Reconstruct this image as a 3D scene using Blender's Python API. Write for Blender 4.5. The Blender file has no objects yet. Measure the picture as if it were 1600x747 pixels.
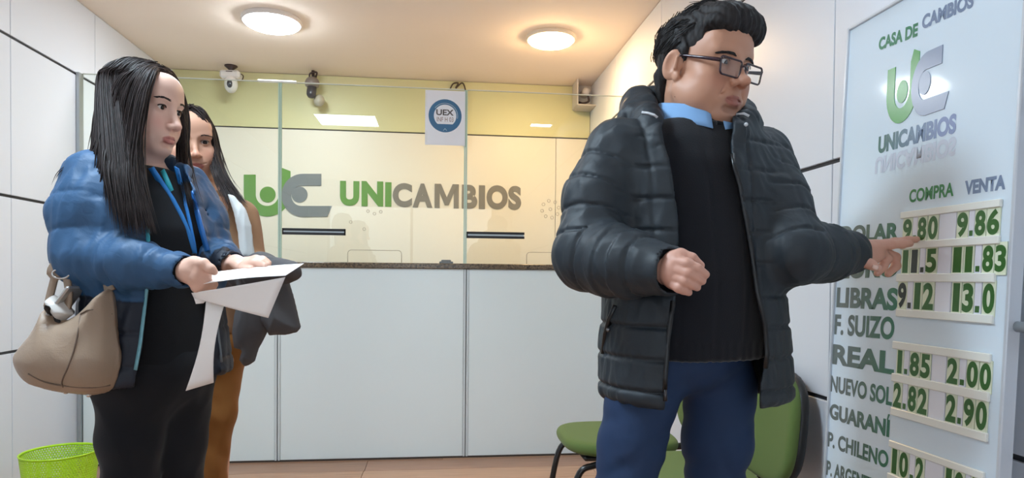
import bpy, bmesh, math, random
import numpy as np
from mathutils import Matrix, Vector
S = bpy.context.scene
C = S.collection
# ------------------------------------------------------------------ camera
F, CY, YAW, PIT, ROL, H = 1013.35, 453.17, 0.1164, -0.0173, 0.0084, 1.08
XL, XR, YC, YB, ZT = -2.0018, 1.2166, 3.892, 5.072, 2.609
Z1, Z2, Z3 = 2.1974, 1.4479, 0.7142
YN = -2.6
_r = np.array([math.cos(YAW), -math.sin(YAW), 0.0])
FW = np.array([math.sin(YAW)*math.cos(PIT), math.cos(YAW)*math.cos(PIT), math.sin(PIT)])
_u = np.cross(_r, FW)
RT = _r*math.cos(ROL) + _u*math.sin(ROL)
UP = -_r*math.sin(ROL) + _u*math.cos(ROL)
CAM = np.array([0.0, 0.0, H])
cam_data = bpy.data.cameras.new('camera')
cam_data.sensor_width = 36.0
cam_data.lens = F/1600*36.0
cam_data.shift_y = (CY - 373.5)/1600
cam_data.clip_start = 0.05
cam = bpy.data.objects.new('camera', cam_data)
C.objects.link(cam)
M = Matrix.Identity(4)
for i in range(3):
    M[i][0], M[i][1], M[i][2], M[i][3] = RT[i], UP[i], -FW[i], CAM[i]
cam.matrix_world = M
S.camera = cam
# ------------------------------------------------------------------ world, view
w = bpy.data.worlds.new('world'); S.world = w
w.use_nodes = True
w.node_tree.nodes['Background'].inputs[0].default_value = (0.80, 0.91, 1.0, 1)
w.node_tree.nodes['Background'].inputs[1].default_value = 2.7
S.view_settings.view_transform = 'Standard'
S.view_settings.look = 'None'
S.view_settings.exposure = 0.0
S.view_settings.gamma = 1.0
S.view_settings.use_curve_mapping = False
# lamp strengths (emission of the ceiling fittings' diffusers, built further down)
E_PANEL, E_ROUND_COOL, E_ROUND_WARM, E_SMALL = 66.0, 104.0, 120.0, 48.0

# ------------------------------------------------------------------ measuring helpers
def ray(u, v):
    return RT*((u-800)/F) + UP*((CY-v)/F) + FW
def px(u, v, d):            # a point at depth d in front of the camera
    return CAM + ray(u, v)*d
def onY(u, v, Y):
    r = ray(u, v); return CAM + r*(Y/r[1])
def onX(u, v, X):
    r = ray(u, v); return CAM + r*(X/r[0])
def onZ(u, v, Z):
    r = ray(u, v); return CAM + r*((Z-H)/r[2])

# ------------------------------------------------------------------ materials
def lin(c):
    return tuple(((x/255)/12.92 if x/255 <= 0.04045 else ((x/255+0.055)/1.055)**2.4) for x in c)
_mats = {}
def mat(name, rgb=None, rough=0.5, metal=0.0, spec=0.5, bump=None, var=None, coat=0.0, sheen=0.0, sub=0.0, attr=None, emit=None, trans=0.0, aniso=0.0):
    """rgb in sRGB 0-255; bump=(scale,strength,dist); var=(scale,amount) colour mottling; attr = colour attribute name"""
    if name in _mats: return _mats[name]
    m = bpy.data.materials.new(name); m.use_nodes = True; _mats[name] = m
    nt = m.node_tree; N = nt.nodes; L = nt.links
    b = N['Principled BSDF']
    col = (*lin(rgb), 1) if rgb else (1, 1, 1, 1)
    b.inputs['Base Color'].default_value = col
    b.inputs['Roughness'].default_value = rough
    b.inputs['Metallic'].default_value = metal
    b.inputs['Specular IOR Level'].default_value = spec
    if coat: b.inputs['Coat Weight'].default_value = coat; b.inputs['Coat Roughness'].default_value = 0.08
    if sheen: b.inputs['Sheen Weight'].default_value = sheen
    if sub:
        b.inputs['Subsurface Weight'].default_value = sub
        b.inputs['Subsurface Radius'].default_value = (0.012, 0.005, 0.003)
        b.inputs['Subsurface Scale'].default_value = 1.0
    if trans: b.inputs['Transmission Weight'].default_value = trans
    if aniso: b.inputs['Anisotropic'].default_value = aniso
    src = None
    if attr:
        a = N.new('ShaderNodeAttribute'); a.attribute_name = attr; src = a.outputs['Color']
    tc = N.new('ShaderNodeTexCoord')
    if var:
        nz = N.new('ShaderNodeTexNoise'); nz.inputs['Scale'].default_value = var[0]; nz.inputs['Detail'].default_value = 4
        L.new(tc.outputs['Object'], nz.inputs['Vector'])
        mx = N.new('ShaderNodeMix'); mx.data_type = 'RGBA'; mx.blend_type = 'MULTIPLY'
        mx.inputs[0].default_value = 1.0
        rp = N.new('ShaderNodeMapRange'); rp.inputs[3].default_value = 1-var[1]; rp.inputs[4].default_value = 1+var[1]
        L.new(nz.outputs['Fac'], rp.inputs[0])
        if src: L.new(src, mx.inputs[6])
        else: mx.inputs[6].default_value = col
        L.new(rp.outputs[0], mx.inputs[7]); src = mx.outputs[2]
    if src: L.new(src, b.inputs['Base Color'])
    if bump:
        nz = N.new('ShaderNodeTexNoise'); nz.inputs['Scale'].default_value = bump[0]; nz.inputs['Detail'].default_value = 3
        L.new(tc.outputs['Object'], nz.inputs['Vector'])
        bp = N.new('ShaderNodeBump'); bp.inputs['Strength'].default_value = bump[1]; bp.inputs['Distance'].default_value = bump[2]
        L.new(nz.outputs['Fac'], bp.inputs['Height']); L.new(bp.outputs[0], b.inputs['Normal'])
    if emit:
        b.inputs['Emission Color'].default_value = (*lin(emit[0]), 1); b.inputs['Emission Strength'].default_value = emit[1]
    return m
def emat(name, rgb, strength):
    m = bpy.data.materials.new(name); m.use_nodes = True
    nt = m.node_tree; nt.nodes.clear()
    e = nt.nodes.new('ShaderNodeEmission'); o = nt.nodes.new('ShaderNodeOutputMaterial')
    e.inputs[0].default_value = (*rgb, 1); e.inputs[1].default_value = strength
    nt.links.new(e.outputs[0], o.inputs[0]); return m
def glassmat(name, tint, ior=1.65, rough=0.0):
    m = bpy.data.materials.new(name); m.use_nodes = True
    nt = m.node_tree; N = nt.nodes; N.clear()
    t = N.new('ShaderNodeBsdfTransparent'); t.inputs[0].default_value = (*tint, 1)
    g = N.new('ShaderNodeBsdfGlossy'); g.inputs['Roughness'].default_value = rough
    fr = N.new('ShaderNodeFresnel'); fr.inputs[0].default_value = ior
    ge_ = N.new('ShaderNodeNewGeometry'); mu = N.new('ShaderNodeMath'); mu.operation = 'SUBTRACT'; mu.use_clamp = True   # the far face of the pane adds no second mirror
    mx = N.new('ShaderNodeMixShader'); o = N.new('ShaderNodeOutputMaterial')
    nt.links.new(fr.outputs[0], mu.inputs[0]); nt.links.new(ge_.outputs['Backfacing'], mu.inputs[1]); nt.links.new(mu.outputs[0], mx.inputs[0])
    nt.links.new(t.outputs[0], mx.inputs[1]); nt.links.new(g.outputs[0], mx.inputs[2])
    nt.links.new(mx.outputs[0], o.inputs[0]); return m

# ------------------------------------------------------------------ object helpers
def tag(o, label=None, cat=None, group=None, kind=None):
    if label: o['label'] = label
    if cat: o['category'] = cat
    if group: o['group'] = group
    if kind: o['kind'] = kind
    return o
def thing(name, label, cat, loc=(0, 0, 0), group=None):
    o = bpy.data.objects.new(name, None); C.objects.link(o)
    o.location = tuple(float(x) for x in loc); o.empty_display_size = 0.1
    return tag(o, label, cat, group)
def base_of(o):
    p = Vector((0, 0, 0))
    while o is not None:
        p += Vector(o.location); o = o.parent
    return p
def obj(name, me, m=None, parent=None, origin=None):
    """me holds world coordinates; the object's origin is moved to `origin` (or its parent's base)"""
    if m is not None and not me.materials: me.materials.append(m)
    o = bpy.data.objects.new(name, me); C.objects.link(o)
    if parent is not None:
        o.parent = parent; off = base_of(parent)
        me.transform(Matrix.Translation(-off))
    elif origin is not None:
        me.transform(Matrix.Translation(-Vector(tuple(float(x) for x in origin)))); o.location = tuple(float(x) for x in origin)
    return o
class MB:
    """collects shapes in world coordinates"""
    def __init__(s): s.v = []; s.f = []; s.sm = []
    def add(s, vs, fs, smooth=False):
        n = len(s.v); s.v += [tuple(float(c) for c in x) for x in vs]
        s.f += [tuple(i+n for i in f) for f in fs]; s.sm += [smooth]*len(fs); return s
    def box(s, a, b, bev=0.0):
        lo = np.array([min(a[i], b[i]) for i in range(3)], float); hi = np.array([max(a[i], b[i]) for i in range(3)], float)
        a, b_ = lo, hi
        return s.obox((a+b_)/2, (b_-a)/2, np.eye(3), bev)
    def obox(s, c, hs, R, bev=0.0):
        c = np.array(c, float); hs = np.array(hs, float); R = np.array(R, float)   # rows of R = local axes
        e = min(bev, min(hs)*0.9)
        if e <= 0:
            q = [(-1,-1,-1),(1,-1,-1),(1,1,-1),(-1,1,-1),(-1,-1,1),(1,-1,1),(1,1,1),(-1,1,1)]
            vs = [c + (np.array(k)*hs) @ R for k in q]
            return s.add(vs, [(0,3,2,1),(4,5,6,7),(0,1,5,4),(1,2,6,5),(2,3,7,6),(3,0,4,7)])
        vs = []; idx = {}
        for sx in (-1, 1):
            for sy in (-1, 1):
                for sz in (-1, 1):
                    for ax in range(3):
                        p = np.array([sx, sy, sz])*hs
                        q = p - np.array([sx, sy, sz])*e
                        q[ax] = p[ax]
                        idx[(sx, sy, sz, ax)] = len(vs); vs.append(c + q @ R)
        fs = []
        for ax in range(3):
            o1, o2 = [k for k in range(3) if k != ax]
            for sg in (-1, 1):
                loop = []
                for (a_, b_) in ((-1,-1),(1,-1),(1,1),(-1,1)):
                    k = [0,0,0]; k[ax] = sg; k[o1] = a_; k[o2] = b_
                    loop.append(idx[(*k, ax)])
                fs.append(tuple(loop))
            for a_ in (-1, 1):
                for b_ in (-1, 1):
                    k0 = [0,0,0]; k0[o1] = a_; k0[o2] = b_; k1 = list(k0); k0[ax] = -1; k1[ax] = 1
                    fs.append((idx[(*k0, o1)], idx[(*k1, o1)], idx[(*k1, o2)], idx[(*k0, o2)]))
        for sx in (-1, 1):
            for sy in (-1, 1):
                for sz in (-1, 1):
                    fs.append(tuple(idx[(sx, sy, sz, ax)] for ax in range(3)))
        return s.add(vs, fs)
    def tube(s, pts, r, n=10, caps=True, flat=None, smooth=True):
        """round tube along pts; r number or list; flat=(w,t,normal) gives a ribbon"""
        P = [np.array(p, float) for p in pts]; k = len(P)
        rr = r if hasattr(r, '__len__') else [r]*k
        T = []
        for i in range(k):
            t = P[min(i+1, k-1)] - P[max(i-1, 0)]; T.append(t/(np.linalg.norm(t)+1e-12))
        a = np.array([0, 0, 1.0]) if abs(T[0][2]) < 0.9 else np.array([1.0, 0, 0])
        nrm = np.cross(T[0], a); nrm /= np.linalg.norm(nrm)
        vs = []; fs = []
        for i in range(k):
            nrm = nrm - T[i]*(nrm @ T[i]); nrm /= np.linalg.norm(nrm)+1e-12
            bn = np.cross(T[i], nrm)
            for j in range(n):
                th = 2*math.pi*j/n
                vs.append(P[i] + rr[i]*(math.cos(th)*nrm + math.sin(th)*bn))
        for i in range(k-1):
            for j in range(n):
                j2 = (j+1) % n
                fs.append((i*n+j, i*n+j2, (i+1)*n+j2, (i+1)*n+j))
        if caps:
            fs.append(tuple(range(n))[::-1]); fs.append(tuple((k-1)*n+j for j in range(n)))
        return s.add(vs, fs, smooth)
    def ribbon(s, pts, width, nrm, th=0.0015):
        """flat band along pts, `width` wide, facing nrm (one vector or one per point)"""
        P = [np.array(p, float) for p in pts]; k = len(P); vs = []; fs = []
        for i in range(k):
            t = P[min(i+1, k-1)] - P[max(i-1, 0)]; t /= np.linalg.norm(t)+1e-12
            n_ = np.array(nrm[i] if hasattr(nrm[0], '__len__') else nrm, float)
            n_ = n_ - t*(n_ @ t); n_ /= np.linalg.norm(n_)+1e-12
            b = np.cross(n_, t)
            w_ = width[i] if hasattr(width, '__len__') else width
            for sx, sn in ((-1, 1), (1, 1), (1, -1), (-1, -1)):
                vs.append(P[i] + b*sx*w_/2 + n_*sn*th/2)
        for i in range(k-1):
            for j in range(4):
                j2 = (j+1) % 4
                fs.append((i*4+j, (i+1)*4+j, (i+1)*4+j2, i*4+j2))
        fs.append((0, 1, 2, 3)); fs.append(((k-1)*4+3, (k-1)*4+2, (k-1)*4+1, (k-1)*4))
        return s.add(vs, fs, True)
    def lathe(s, prof, c=(0, 0, 0), axis=(0, 0, 1), n=40, smooth=True, closed=False):
        """prof = [(radius, height)...] about axis through c"""
        A = np.array(axis, float); A /= np.linalg.norm(A)
        a = np.array([1.0, 0, 0]) if abs(A[0]) < 0.9 else np.array([0, 1.0, 0])
        X = np.cross(a, A); X /= np.linalg.norm(X); Y = np.cross(A, X); c = np.array(c, float)
        vs = []; fs = []; k = len(prof)
        for (r, h) in prof:
            for j in range(n):
                th = 2*math.pi*j/n
                vs.append(c + A*h + r*(math.cos(th)*X + math.sin(th)*Y))
        rng = range(k) if closed else range(k-1)
        for i in rng:
            i2 = (i+1) % k
            for j in range(n):
                j2 = (j+1) % n
                fs.append((i*n+j, i*n+j2, i2*n+j2, i2*n+j))
        if not closed:
            fs.append(tuple(range(n))[::-1]); fs.append(tuple((k-1)*n+j for j in range(n)))
        return s.add(vs, fs, smooth)
    def poly(s, pts, nrm, th):
        """flat polygon (list of 3-D points) given thickness th along nrm"""
        n_ = np.array(nrm, float); n_ /= np.linalg.norm(n_); k = len(pts)
        P = [np.array(p, float) for p in pts]
        vs = [p + n_*th for p in P] + P
        fs = [tuple(range(k)), tuple(range(2*k-1, k-1, -1))]
        for i in range(k):
            j = (i+1) % k; fs.append((i, k+i, k+j, j))
        return s.add(vs, fs)
    def grid(s, G, smooth=True, th=0.0, nrm=None):
        """G[i][j] points; optional thickness along averaged normals"""
        G = np.array(G, float); a, b = G.shape[:2]
        if th:
            du = np.gradient(G, axis=0); dv = np.gradient(G, axis=1)
            nn = np.cross(du, dv); nn /= np.linalg.norm(nn, axis=2, keepdims=True)+1e-12
            G2 = G - nn*th
        vs = list(G.reshape(-1, 3)); fs = []
        I = lambda i, j: i*b+j
        for i in range(a-1):
            for j in range(b-1): fs.append((I(i, j), I(i+1, j), I(i+1, j+1), I(i, j+1)))
        if th:
            o = a*b; vs += list(G2.reshape(-1, 3))
            for i in range(a-1):
                for j in range(b-1): fs.append((o+I(i, j), o+I(i, j+1), o+I(i+1, j+1), o+I(i+1, j)))
            bd = [I(i, 0) for i in range(a)] + [I(a-1, j) for j in range(1, b)] + [I(i, b-1) for i in range(a-2, -1, -1)] + [I(0, j) for j in range(b-2, 0, -1)]
            for q in range(len(bd)):
                p0, p1 = bd[q], bd[(q+1) % len(bd)]
                fs.append((p0, o+p0, o+p1, p1))
        return s.add(vs, fs, smooth)
    def mesh(s, name='mesh'):
        me = bpy.data.meshes.new(name); me.from_pydata(s.v, [], s.f)
        me.polygons.foreach_set('use_smooth', s.sm); me.validate()
        bm = bmesh.new(); bm.from_mesh(me); bmesh.ops.recalc_face_normals(bm, faces=bm.faces); bm.to_mesh(me); bm.free()
        me.update(); return me
    def build(s, name, m=None, parent=None, origin=None):
        return obj(name, s.mesh(name), m, parent, origin)
def bx(name, a, b, m, parent=None, bev=0.0, origin=None):
    return MB().box(a, b, bev).build(name, m, parent, origin)
def catmull(pts, n=8):
    P = [np.array(p, float) for p in pts]; out = []
    Q = [2*P[0]-P[1]] + P + [2*P[-1]-P[-2]]
    for i in range(1, len(Q)-2):
        for k in range(n):
            t = k/n
            out.append(0.5*((2*Q[i]) + (-Q[i-1]+Q[i+1])*t + (2*Q[i-1]-5*Q[i]+4*Q[i+1]-Q[i+2])*t*t + (-Q[i-1]+3*Q[i]-3*Q[i+1]+Q[i+2])*t**3))
    out.append(P[-1]); return out
# flat lettering -----------------------------------------------------------
def text_mesh(txt, bold=0.02, depth=0.0):
    cu = bpy.data.curves.new('lettering', 'FONT'); cu.body = txt; cu.offset = bold; cu.extrude = depth; cu.resolution_u = 6
    o = bpy.data.objects.new('lettering', cu); C.objects.link(o)
    dg = bpy.context.evaluated_depsgraph_get()
    me = bpy.data.meshes.new_from_object(o.evaluated_get(dg))
    bpy.data.objects.remove(o); bpy.data.curves.remove(cu)
    return me
def fit_text(name, txt, O, A, B, N, m, parent, bold=0.02, lift=0.0006, slant=0.0, flip=False, cap=None):
    """lettering whose box fills origin O, along A (right) and B (up); N = outward normal"""
    me = text_mesh(txt, bold)
    n = len(me.vertices); co = np.empty(n*3); me.vertices.foreach_get('co', co); co = co.reshape(-1, 3)
    x0, y0 = co[:, 0].min(), co[:, 1].min(); x1, y1 = co[:, 0].max(), co[:, 1].max()
    if cap: y0, y1 = cap
    s_ = (co[:, 0]-x0)/(x1-x0); t_ = (co[:, 1]-y0)/(y1-y0)
    if flip: t_ = 1-t_
    s_ = s_ + slant*t_
    O, A, B, N = (np.array(k, float) for k in (O, A, B, N))
    out = O + s_[:, None]*A + t_[:, None]*B + N*lift
    me.vertices.foreach_set('co', out.reshape(-1)); me.update()
    return obj(name, me, m, parent)
# ================================================================== the setting
WALL = mat('white_wall_panel', (222, 226, 234), 0.35, spec=0.4, var=(1.5, 0.015))
WARMW = mat('cream_wall_panel', (232, 224, 208), 0.4, spec=0.4)
OLIVE = mat('pale_olive_band', (214, 208, 158), 0.45)
GROOVE = mat('dark_groove', (52, 52, 56), 0.6)
CEIL = mat('ceiling_paint', (252, 238, 224), 0.8, spec=0.2, var=(3, 0.02))
def struct(o, label=None):
    o['kind'] = 'structure'
    if label: o['label'] = label
    return o
# floor of laminate planks
def plank_mat(i):
    base = [(186, 146, 118), (178, 136, 110), (193, 153, 124), (172, 132, 106)][i % 4]
    m = mat('laminate_%d' % i, base, 0.35, spec=0.45)
    nt = m.node_tree; N = nt.nodes; L = nt.links
    tc = N.new('ShaderNodeTexCoord'); mp = N.new('ShaderNodeMapping'); mp.inputs['Scale'].default_value = (2.0, 40, 1)
    nz = N.new('ShaderNodeTexNoise'); nz.inputs['Scale'].default_value = 2.0; nz.inputs['Detail'].default_value = 6
    L.new(tc.outputs['Object'], mp.inputs[0]); L.new(mp.outputs[0], nz.inputs['Vector'])
    cr = N.new('ShaderNodeValToRGB'); c = np.array(lin(base))
    cr.color_ramp.elements[0].position = 0.3; cr.color_ramp.elements[0].color = (*(c*0.78), 1)
    cr.color_ramp.elements[1].position = 0.7; cr.color_ramp.elements[1].color = (*(c*1.1), 1)
    L.new(nz.outputs['Fac'], cr.inputs[0]); L.new(cr.outputs[0], N['Principled BSDF'].inputs['Base Color'])
    return m
floor = struct(bx('floor', (XL-0.1, YN, -0.06), (XR+0.1, YB+0.1, -0.008), mat('floor_joint', (92, 66, 52), 0.8)), 'pinkish brown laminate plank floor')
PW, PL_ = 0.196, 1.29
pm = [plank_mat(i) for i in range(4)]
pmesh = {}
rng = random.Random(3)
row = 0; y = YN
while y < YB:
    x = XL - 0.1 - rng.random()*PL_
    while x < XR+0.1:
        xa, xb = max(x, XL-0.1), min(x+PL_, XR+0.1)
        if xb-xa > 0.03:
            full = abs((xb-xa)-PL_) < 1e-6
            k = (rng.randrange(4), full)
            ya, yb = y, min(y+PW, YB+0.1)
            if full and k in pmesh and yb-ya > PW-1e-6:
                o = bpy.data.objects.new('plank', pmesh[k]); C.objects.link(o); o.parent = floor
                o.location = ((xa+xb)/2, (ya+yb)/2, 0)
            else:
                q = MB().box((-(xb-xa)/2+0.001, -(yb-ya)/2+0.001, -0.008), ((xb-xa)/2-0.001, (yb-ya)/2-0.001, 0), 0.001)
                me = q.mesh('plank'); me.materials.append(pm[k[0]])
                if full: pmesh[k] = me
                o = bpy.data.objects.new('plank', me); C.objects.link(o); o.parent = floor
                o.location = ((xa+xb)/2, (ya+yb)/2, 0)
        x += PL_
    y += PW; row += 1
# ceiling
struct(bx('ceiling', (XL-0.1, YN-0.1, ZT), (XR+0.1, YB+0.1, ZT+0.08), CEIL), 'beige painted ceiling')
# side walls: panels standing proud of a dark backing, so that the joints are recessed
def panel_wall(name, X, sgn, ycuts, label):
    wl = struct(bx(name, (X, YN-0.1, -0.05), (X-sgn*0.08, YB+0.1, ZT+0.05), GROOVE), label)
    zc = [0.0, Z3, Z2, Z1, ZT]
    for i in range(4):
        for j in range(len(ycuts)-1):
            g0 = 0.007; gy = 0.0022
            MB().box((X-sgn*0.001, ycuts[j]+gy, zc[i]+(g0 if i else 0)), (X+sgn*0.010, ycuts[j+1]-gy, zc[i+1]-(g0 if i < 3 else 0.002)), 0.0015).build('panel', WALL, wl)
    return wl
yl = float(onX(145.5, 60, XL)[1])
ycl = sorted([YB] + [yl - 0.76*k for k in range(0, 8) if yl-0.76*k > YN] + [YN])
panel_wall('wall_left', XL, 1, ycl, 'white panelled wall with dark joints')
ya, yb_ = float(onX(963.5, 150, XR)[1]), float(onX(1036, 60, XR)[1])
ycr = sorted([YB, ya, yb_] + [yb_ - 0.78*k for k in range(1, 7) if yb_-0.78*k > YN] + [YN])
panel_wall('wall_right', XR, -1, ycr, 'white panelled wall behind the rate board')
# back wall: cream panels below, pale olive band above
wb = struct(bx('wall_back', (XL-0.1, YB+0.09, -0.05), (XR+0.1, YB+0.011, ZT+0.05), GROOVE), 'cream wall behind the counter with a pale olive band on top')
xs = float(onY(868, 300, YB)[0])
xc = [XL, XL+0.02, xs, XR]
for j in (1, 2):
    for i, (za, zb) in enumerate(((0, Z3), (Z3, Z1), (Z1, ZT))):
        if i == 2: continue
        MB().box((xc[j]+0.002, YB, za+(0.004 if i else 0)), (xc[j+1]-0.002, YB+0.012, zb-0.005), 0.001).build('panel', WARMW, wb)
MB().box((XL+0.012, YB, Z1+0.005), (XR-0.012, YB+0.012, ZT-0.003), 0.001).build('band', OLIVE, wb)
q = MB()       # street side: a wall with a wide glazed opening, unseen, added for fill light
q.box((XL-0.1, YN-0.08, -0.05), (XL+0.3, YN, ZT+0.05)); q.box((XR-0.3, YN-0.08, -0.05), (XR+0.1, YN, ZT+0.05))
q.box((XL+0.3, YN-0.08, 2.2), (XR-0.3, YN, ZT+0.05)); q.box((XL+0.3, YN-0.08, -0.05), (XR-0.3, YN, 0.3))
struct(q.build('wall_front', WALL), 'white wall around the added fill-light window behind the viewer')
wn = struct(MB().box((XL+0.3, YN-0.045, 0.3), (XR-0.3, YN-0.037, 2.2)).build('fill_window_1', glassmat('fill_window_glass', (0.97, 0.98, 0.98))), 'added unseen window that lets in fill light')
for xx in (XL+0.3, (XL+XR)/2-0.02, XR-0.34): bx('fill_window_frame', (xx, YN-0.06, 0.3), (xx+0.04, YN-0.02, 2.2), mat('fill_window_alu', (150, 154, 158), 0.4, metal=0.5), wn)

# ------------------------------------------------------------------ ceiling lamps
RIM = mat('lamp_rim_white', (235, 232, 230), 0.4)
def round_lamp(u0, u1, v, label, col, e, rimcol):
    a, b = onZ(u0, v, ZT), onZ(u1, v, ZT)
    c = (a+b)/2; R = np.linalg.norm(b-a)/2
    t = thing('ceiling_lamp', label, 'lamp', (c[0], c[1], ZT), 'round ceiling lamps')
    MB().lathe([(R*0.90, -0.001), (R*0.99, -0.001), (R, -0.006), (R, -0.018), (R*0.97, -0.026), (R*0.90, -0.028), (R*0.90, -0.006)], (c[0], c[1], ZT), n=56, closed=True).build('rim', mat('rim_%s' % rimcol[0], rimcol[1], 0.4), t)
    MB().lathe([(R*0.892, -0.004), (R*0.892, -0.026), (R*0.87, -0.036), (R*0.75, -0.045), (R*0.45, -0.051), (R*0.05, -0.053)], (c[0], c[1], ZT), n=56).build('diffuser', emat('diffuser_%s' % rimcol[0], col, e), t)
    return t
round_lamp(380, 470, 30, 'round cool white ceiling lamp nearest the left wall', (0.86, 0.94, 1.0), E_ROUND_COOL, ('cool', (236, 230, 226)))
round_lamp(822, 900, 57, 'round warm ceiling lamp glowing orange near the right wall', (1.0, 0.66, 0.34), E_ROUND_WARM, ('warm', (240, 226, 206)))
def panel_lamp(x0, x1, y0, y1, label, e, col=(0.70, 0.87, 1.0)):
    t = thing('panel_lamp', label, 'lamp', ((x0+x1)/2, (y0+y1)/2, ZT), 'square ceiling panel lamps')
    q = MB(); f = 0.012
    for (a, b) in (((x0, y0), (x1, y0+f)), ((x0, y1-f), (x1, y1)), ((x0, y0+f), (x0+f, y1-f)), ((x1-f, y0+f), (x1, y1-f))):
        q.box((a[0], a[1], ZT-0.022), (b[0], b[1], ZT-0.0005))
    q.build('frame', RIM, t)
    MB().box((x0+f, y0+f, ZT-0.016), (x1-f, y1-f, ZT-0.002)).build('diffuser', emat('panel_diffuser', col, e), t)
# mirrored in the glass at (478..592, 172..195)
a = onZ(486, 173, ZT); b = onZ(592, 195, ZT)
y_far, y_near = 2*YC-a[1], 2*YC-b[1]
xa_, xb_ = float(onZ(495, 184, ZT)[0]), float(onZ(590, 184, ZT)[0])
PLX, PLY = (xa_+xb_)/2, (y_far+y_near)/2
panel_lamp(PLX-0.29, PLX+0.29, y_near, y_far, 'large square panel lamp on the ceiling over the women', E_PANEL)
panel_lamp(0.90, 1.13, 1.40, 1.55, 'small ceiling panel lamp above the rate board', E_SMALL)

# ------------------------------------------------------------------ counter with glass screen
ZC = 1.168                       # top of the worktop
PANEL = mat('counter_panel', (234, 244, 244), 0.3, spec=0.45, var=(1.2, 0.012))
STRIP = mat('counter_strip', (214, 222, 224), 0.35)
cu = thing('service_counter', 'long white panelled service counter under the dark worktop', 'counter', ((XL+XR)/2, YC+0.2, 0))
bx('body', (XL+0.030, YC+0.012, 0.02), (XR-0.012, YC+0.5, ZC-0.032), mat('counter_core', (120, 122, 122), 0.7), cu)
jx = [XL+0.012, float(onY(433.5, 620, YC)[0]), float(onY(727.5, 600, YC)[0]), XR-0.012]
for j in range(3):
    MB().box((jx[j]+(0.017 if j else 0.02), YC, 0.012), (jx[j+1]-(0.017 if j < 2 else 0.002), YC+0.014, ZC-0.033), 0.001).build('panel', PANEL, cu)
for j in (1, 2):
    for sg in (-1, 1):
        MB().box((jx[j]+sg*0.009-0.0065, YC-0.004, 0.010), (jx[j]+sg*0.009+0.0065, YC+0.014, ZC-0.033), 0.0015).build('strip', STRIP, cu)
bx('plinth', (XL+0.02, YC+0.004, 0.0), (XR-0.014, YC+0.02, 0.013), mat('plinth_dark', (70, 60, 54), 0.8), cu)  # low dark brown strip under the counter panels
GRAN = mat('dark_granite', (74, 62, 50), 0.25, spec=0.6)
nt = GRAN.node_tree; N = nt.nodes
vz = N.new('ShaderNodeTexVoronoi'); vz.inputs['Scale'].default_value = 130
cr = N.new('ShaderNodeValToRGB'); tcn = N.new('ShaderNodeTexCoord')
cr.color_ramp.elements[0].color = (*lin((36, 30, 28)), 1); cr.color_ramp.elements[1].color = (*lin((132, 112, 86)), 1)
nt.links.new(tcn.outputs['Object'], vz.inputs['Vector']); nt.links.new(vz.outputs['Color'], cr.inputs[0]); nt.links.new(cr.outputs[0], N['Principled BSDF'].inputs['Base Color'])
wt = MB().box((XL+0.030, YC-0.018, ZC-0.032), (XR-0.012, YC+0.52, ZC), 0.004).build('worktop', GRAN, None, (0, YC+0.2, ZC))
tag(wt, 'dark speckled granite worktop running along the white counter', 'worktop')
GLASS = glassmat('screen_glass', (0.955, 0.985, 0.965))
GEDGE = mat('glass_edge_green', (186, 214, 198), 0.2, spec=0.6)
ALU = mat('aluminium', (176, 182, 186), 0.35, metal=0.6)
BLACK = mat('black_plastic', (22, 22, 24), 0.4)
ZG = 2.2053
gp = thing('glass_screen', 'tall clear glass screen standing on the counter worktop', 'screen', ((XL+XR)/2, YC+0.02, ZC))
gx = [XL+0.031, float(onY(436.5, 260, YC)[0]), float(onY(727.5, 280, YC)[0]), XR-0.012]
for j in range(3):
    a0, a1 = gx[j]+(0.0095 if j else 0), gx[j+1]-(0.0095 if j < 2 else 0)
    pn = MB().box((a0, YC+0.010, ZC+0.001), (a1, YC+0.020, ZG)).build('pane', GLASS, gp)
    MB().box((a0, YC+0.0085, ZG), (a1, YC+0.0215, ZG+0.004)).build('top_edge', mat('glass_top_edge', (232, 236, 226), 0.2, spec=0.7), pn)
    if j < 2: MB().box((a1, YC+0.0098, ZC+0.001), (a1+0.0085, YC+0.0215, ZG)).build('side_edge', GEDGE, pn)
    if j: MB().box((a0-0.0085, YC+0.0098, ZC+0.001), (a0, YC+0.0215, ZG)).build('side_edge', GEDGE, pn)
struct(bx('trim_1', (XL+0.0105, YC-0.022, 0.0), (XL+0.029, YC+0.024, ZG+0.002), ALU, None, 0.002), 'aluminium channel that joins the glass screen and counter to the left wall')
# the joint cover on top of the first joint
q = MB(); p0, p1 = onY(402, 124, YC), onY(463, 127, YC)
q.box((p0[0], YC+0.004, ZG-0.002), (p1[0], YC+0.026, ZG+0.010), 0.003); q.build('joint_clip', mat('clip_white', (236, 236, 228), 0.3), gp)
# document slots: light sliding bar between two black rails
def slot(u0, u1, v0, v1, w=None):
    a, b = onY(u0, v0, YC+0.008), onY(u1, v1, YC+0.008)
    s = MB()
    s.box((a[0], YC-0.004, a[2]-0.014), (b[0], YC+0.0095, a[2])); s.box((a[0], YC-0.004, b[2]), (b[0], YC+0.0095, b[2]+0.014))
    if w: s.box((b[0]-0.007, YC-0.004, b[2]), (b[0], YC+0.0095, a[2]))
    s.box((a[0], YC-0.004, b[2]), (a[0]+0.007, YC+0.0095, a[2]))
    r = s.build('slot_rail', BLACK, gp)
    bx('slot_bar', (a[0]+0.006, YC-0.001, b[2]+0.013), (b[0]-0.003, YC+0.0095, a[2]-0.013), mat('slot_bar_grey', (188, 200, 206), 0.35), r)
slot(441.5, 540, 356.5, 368, 1); slot(729, 819, 362, 373.5)
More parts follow.
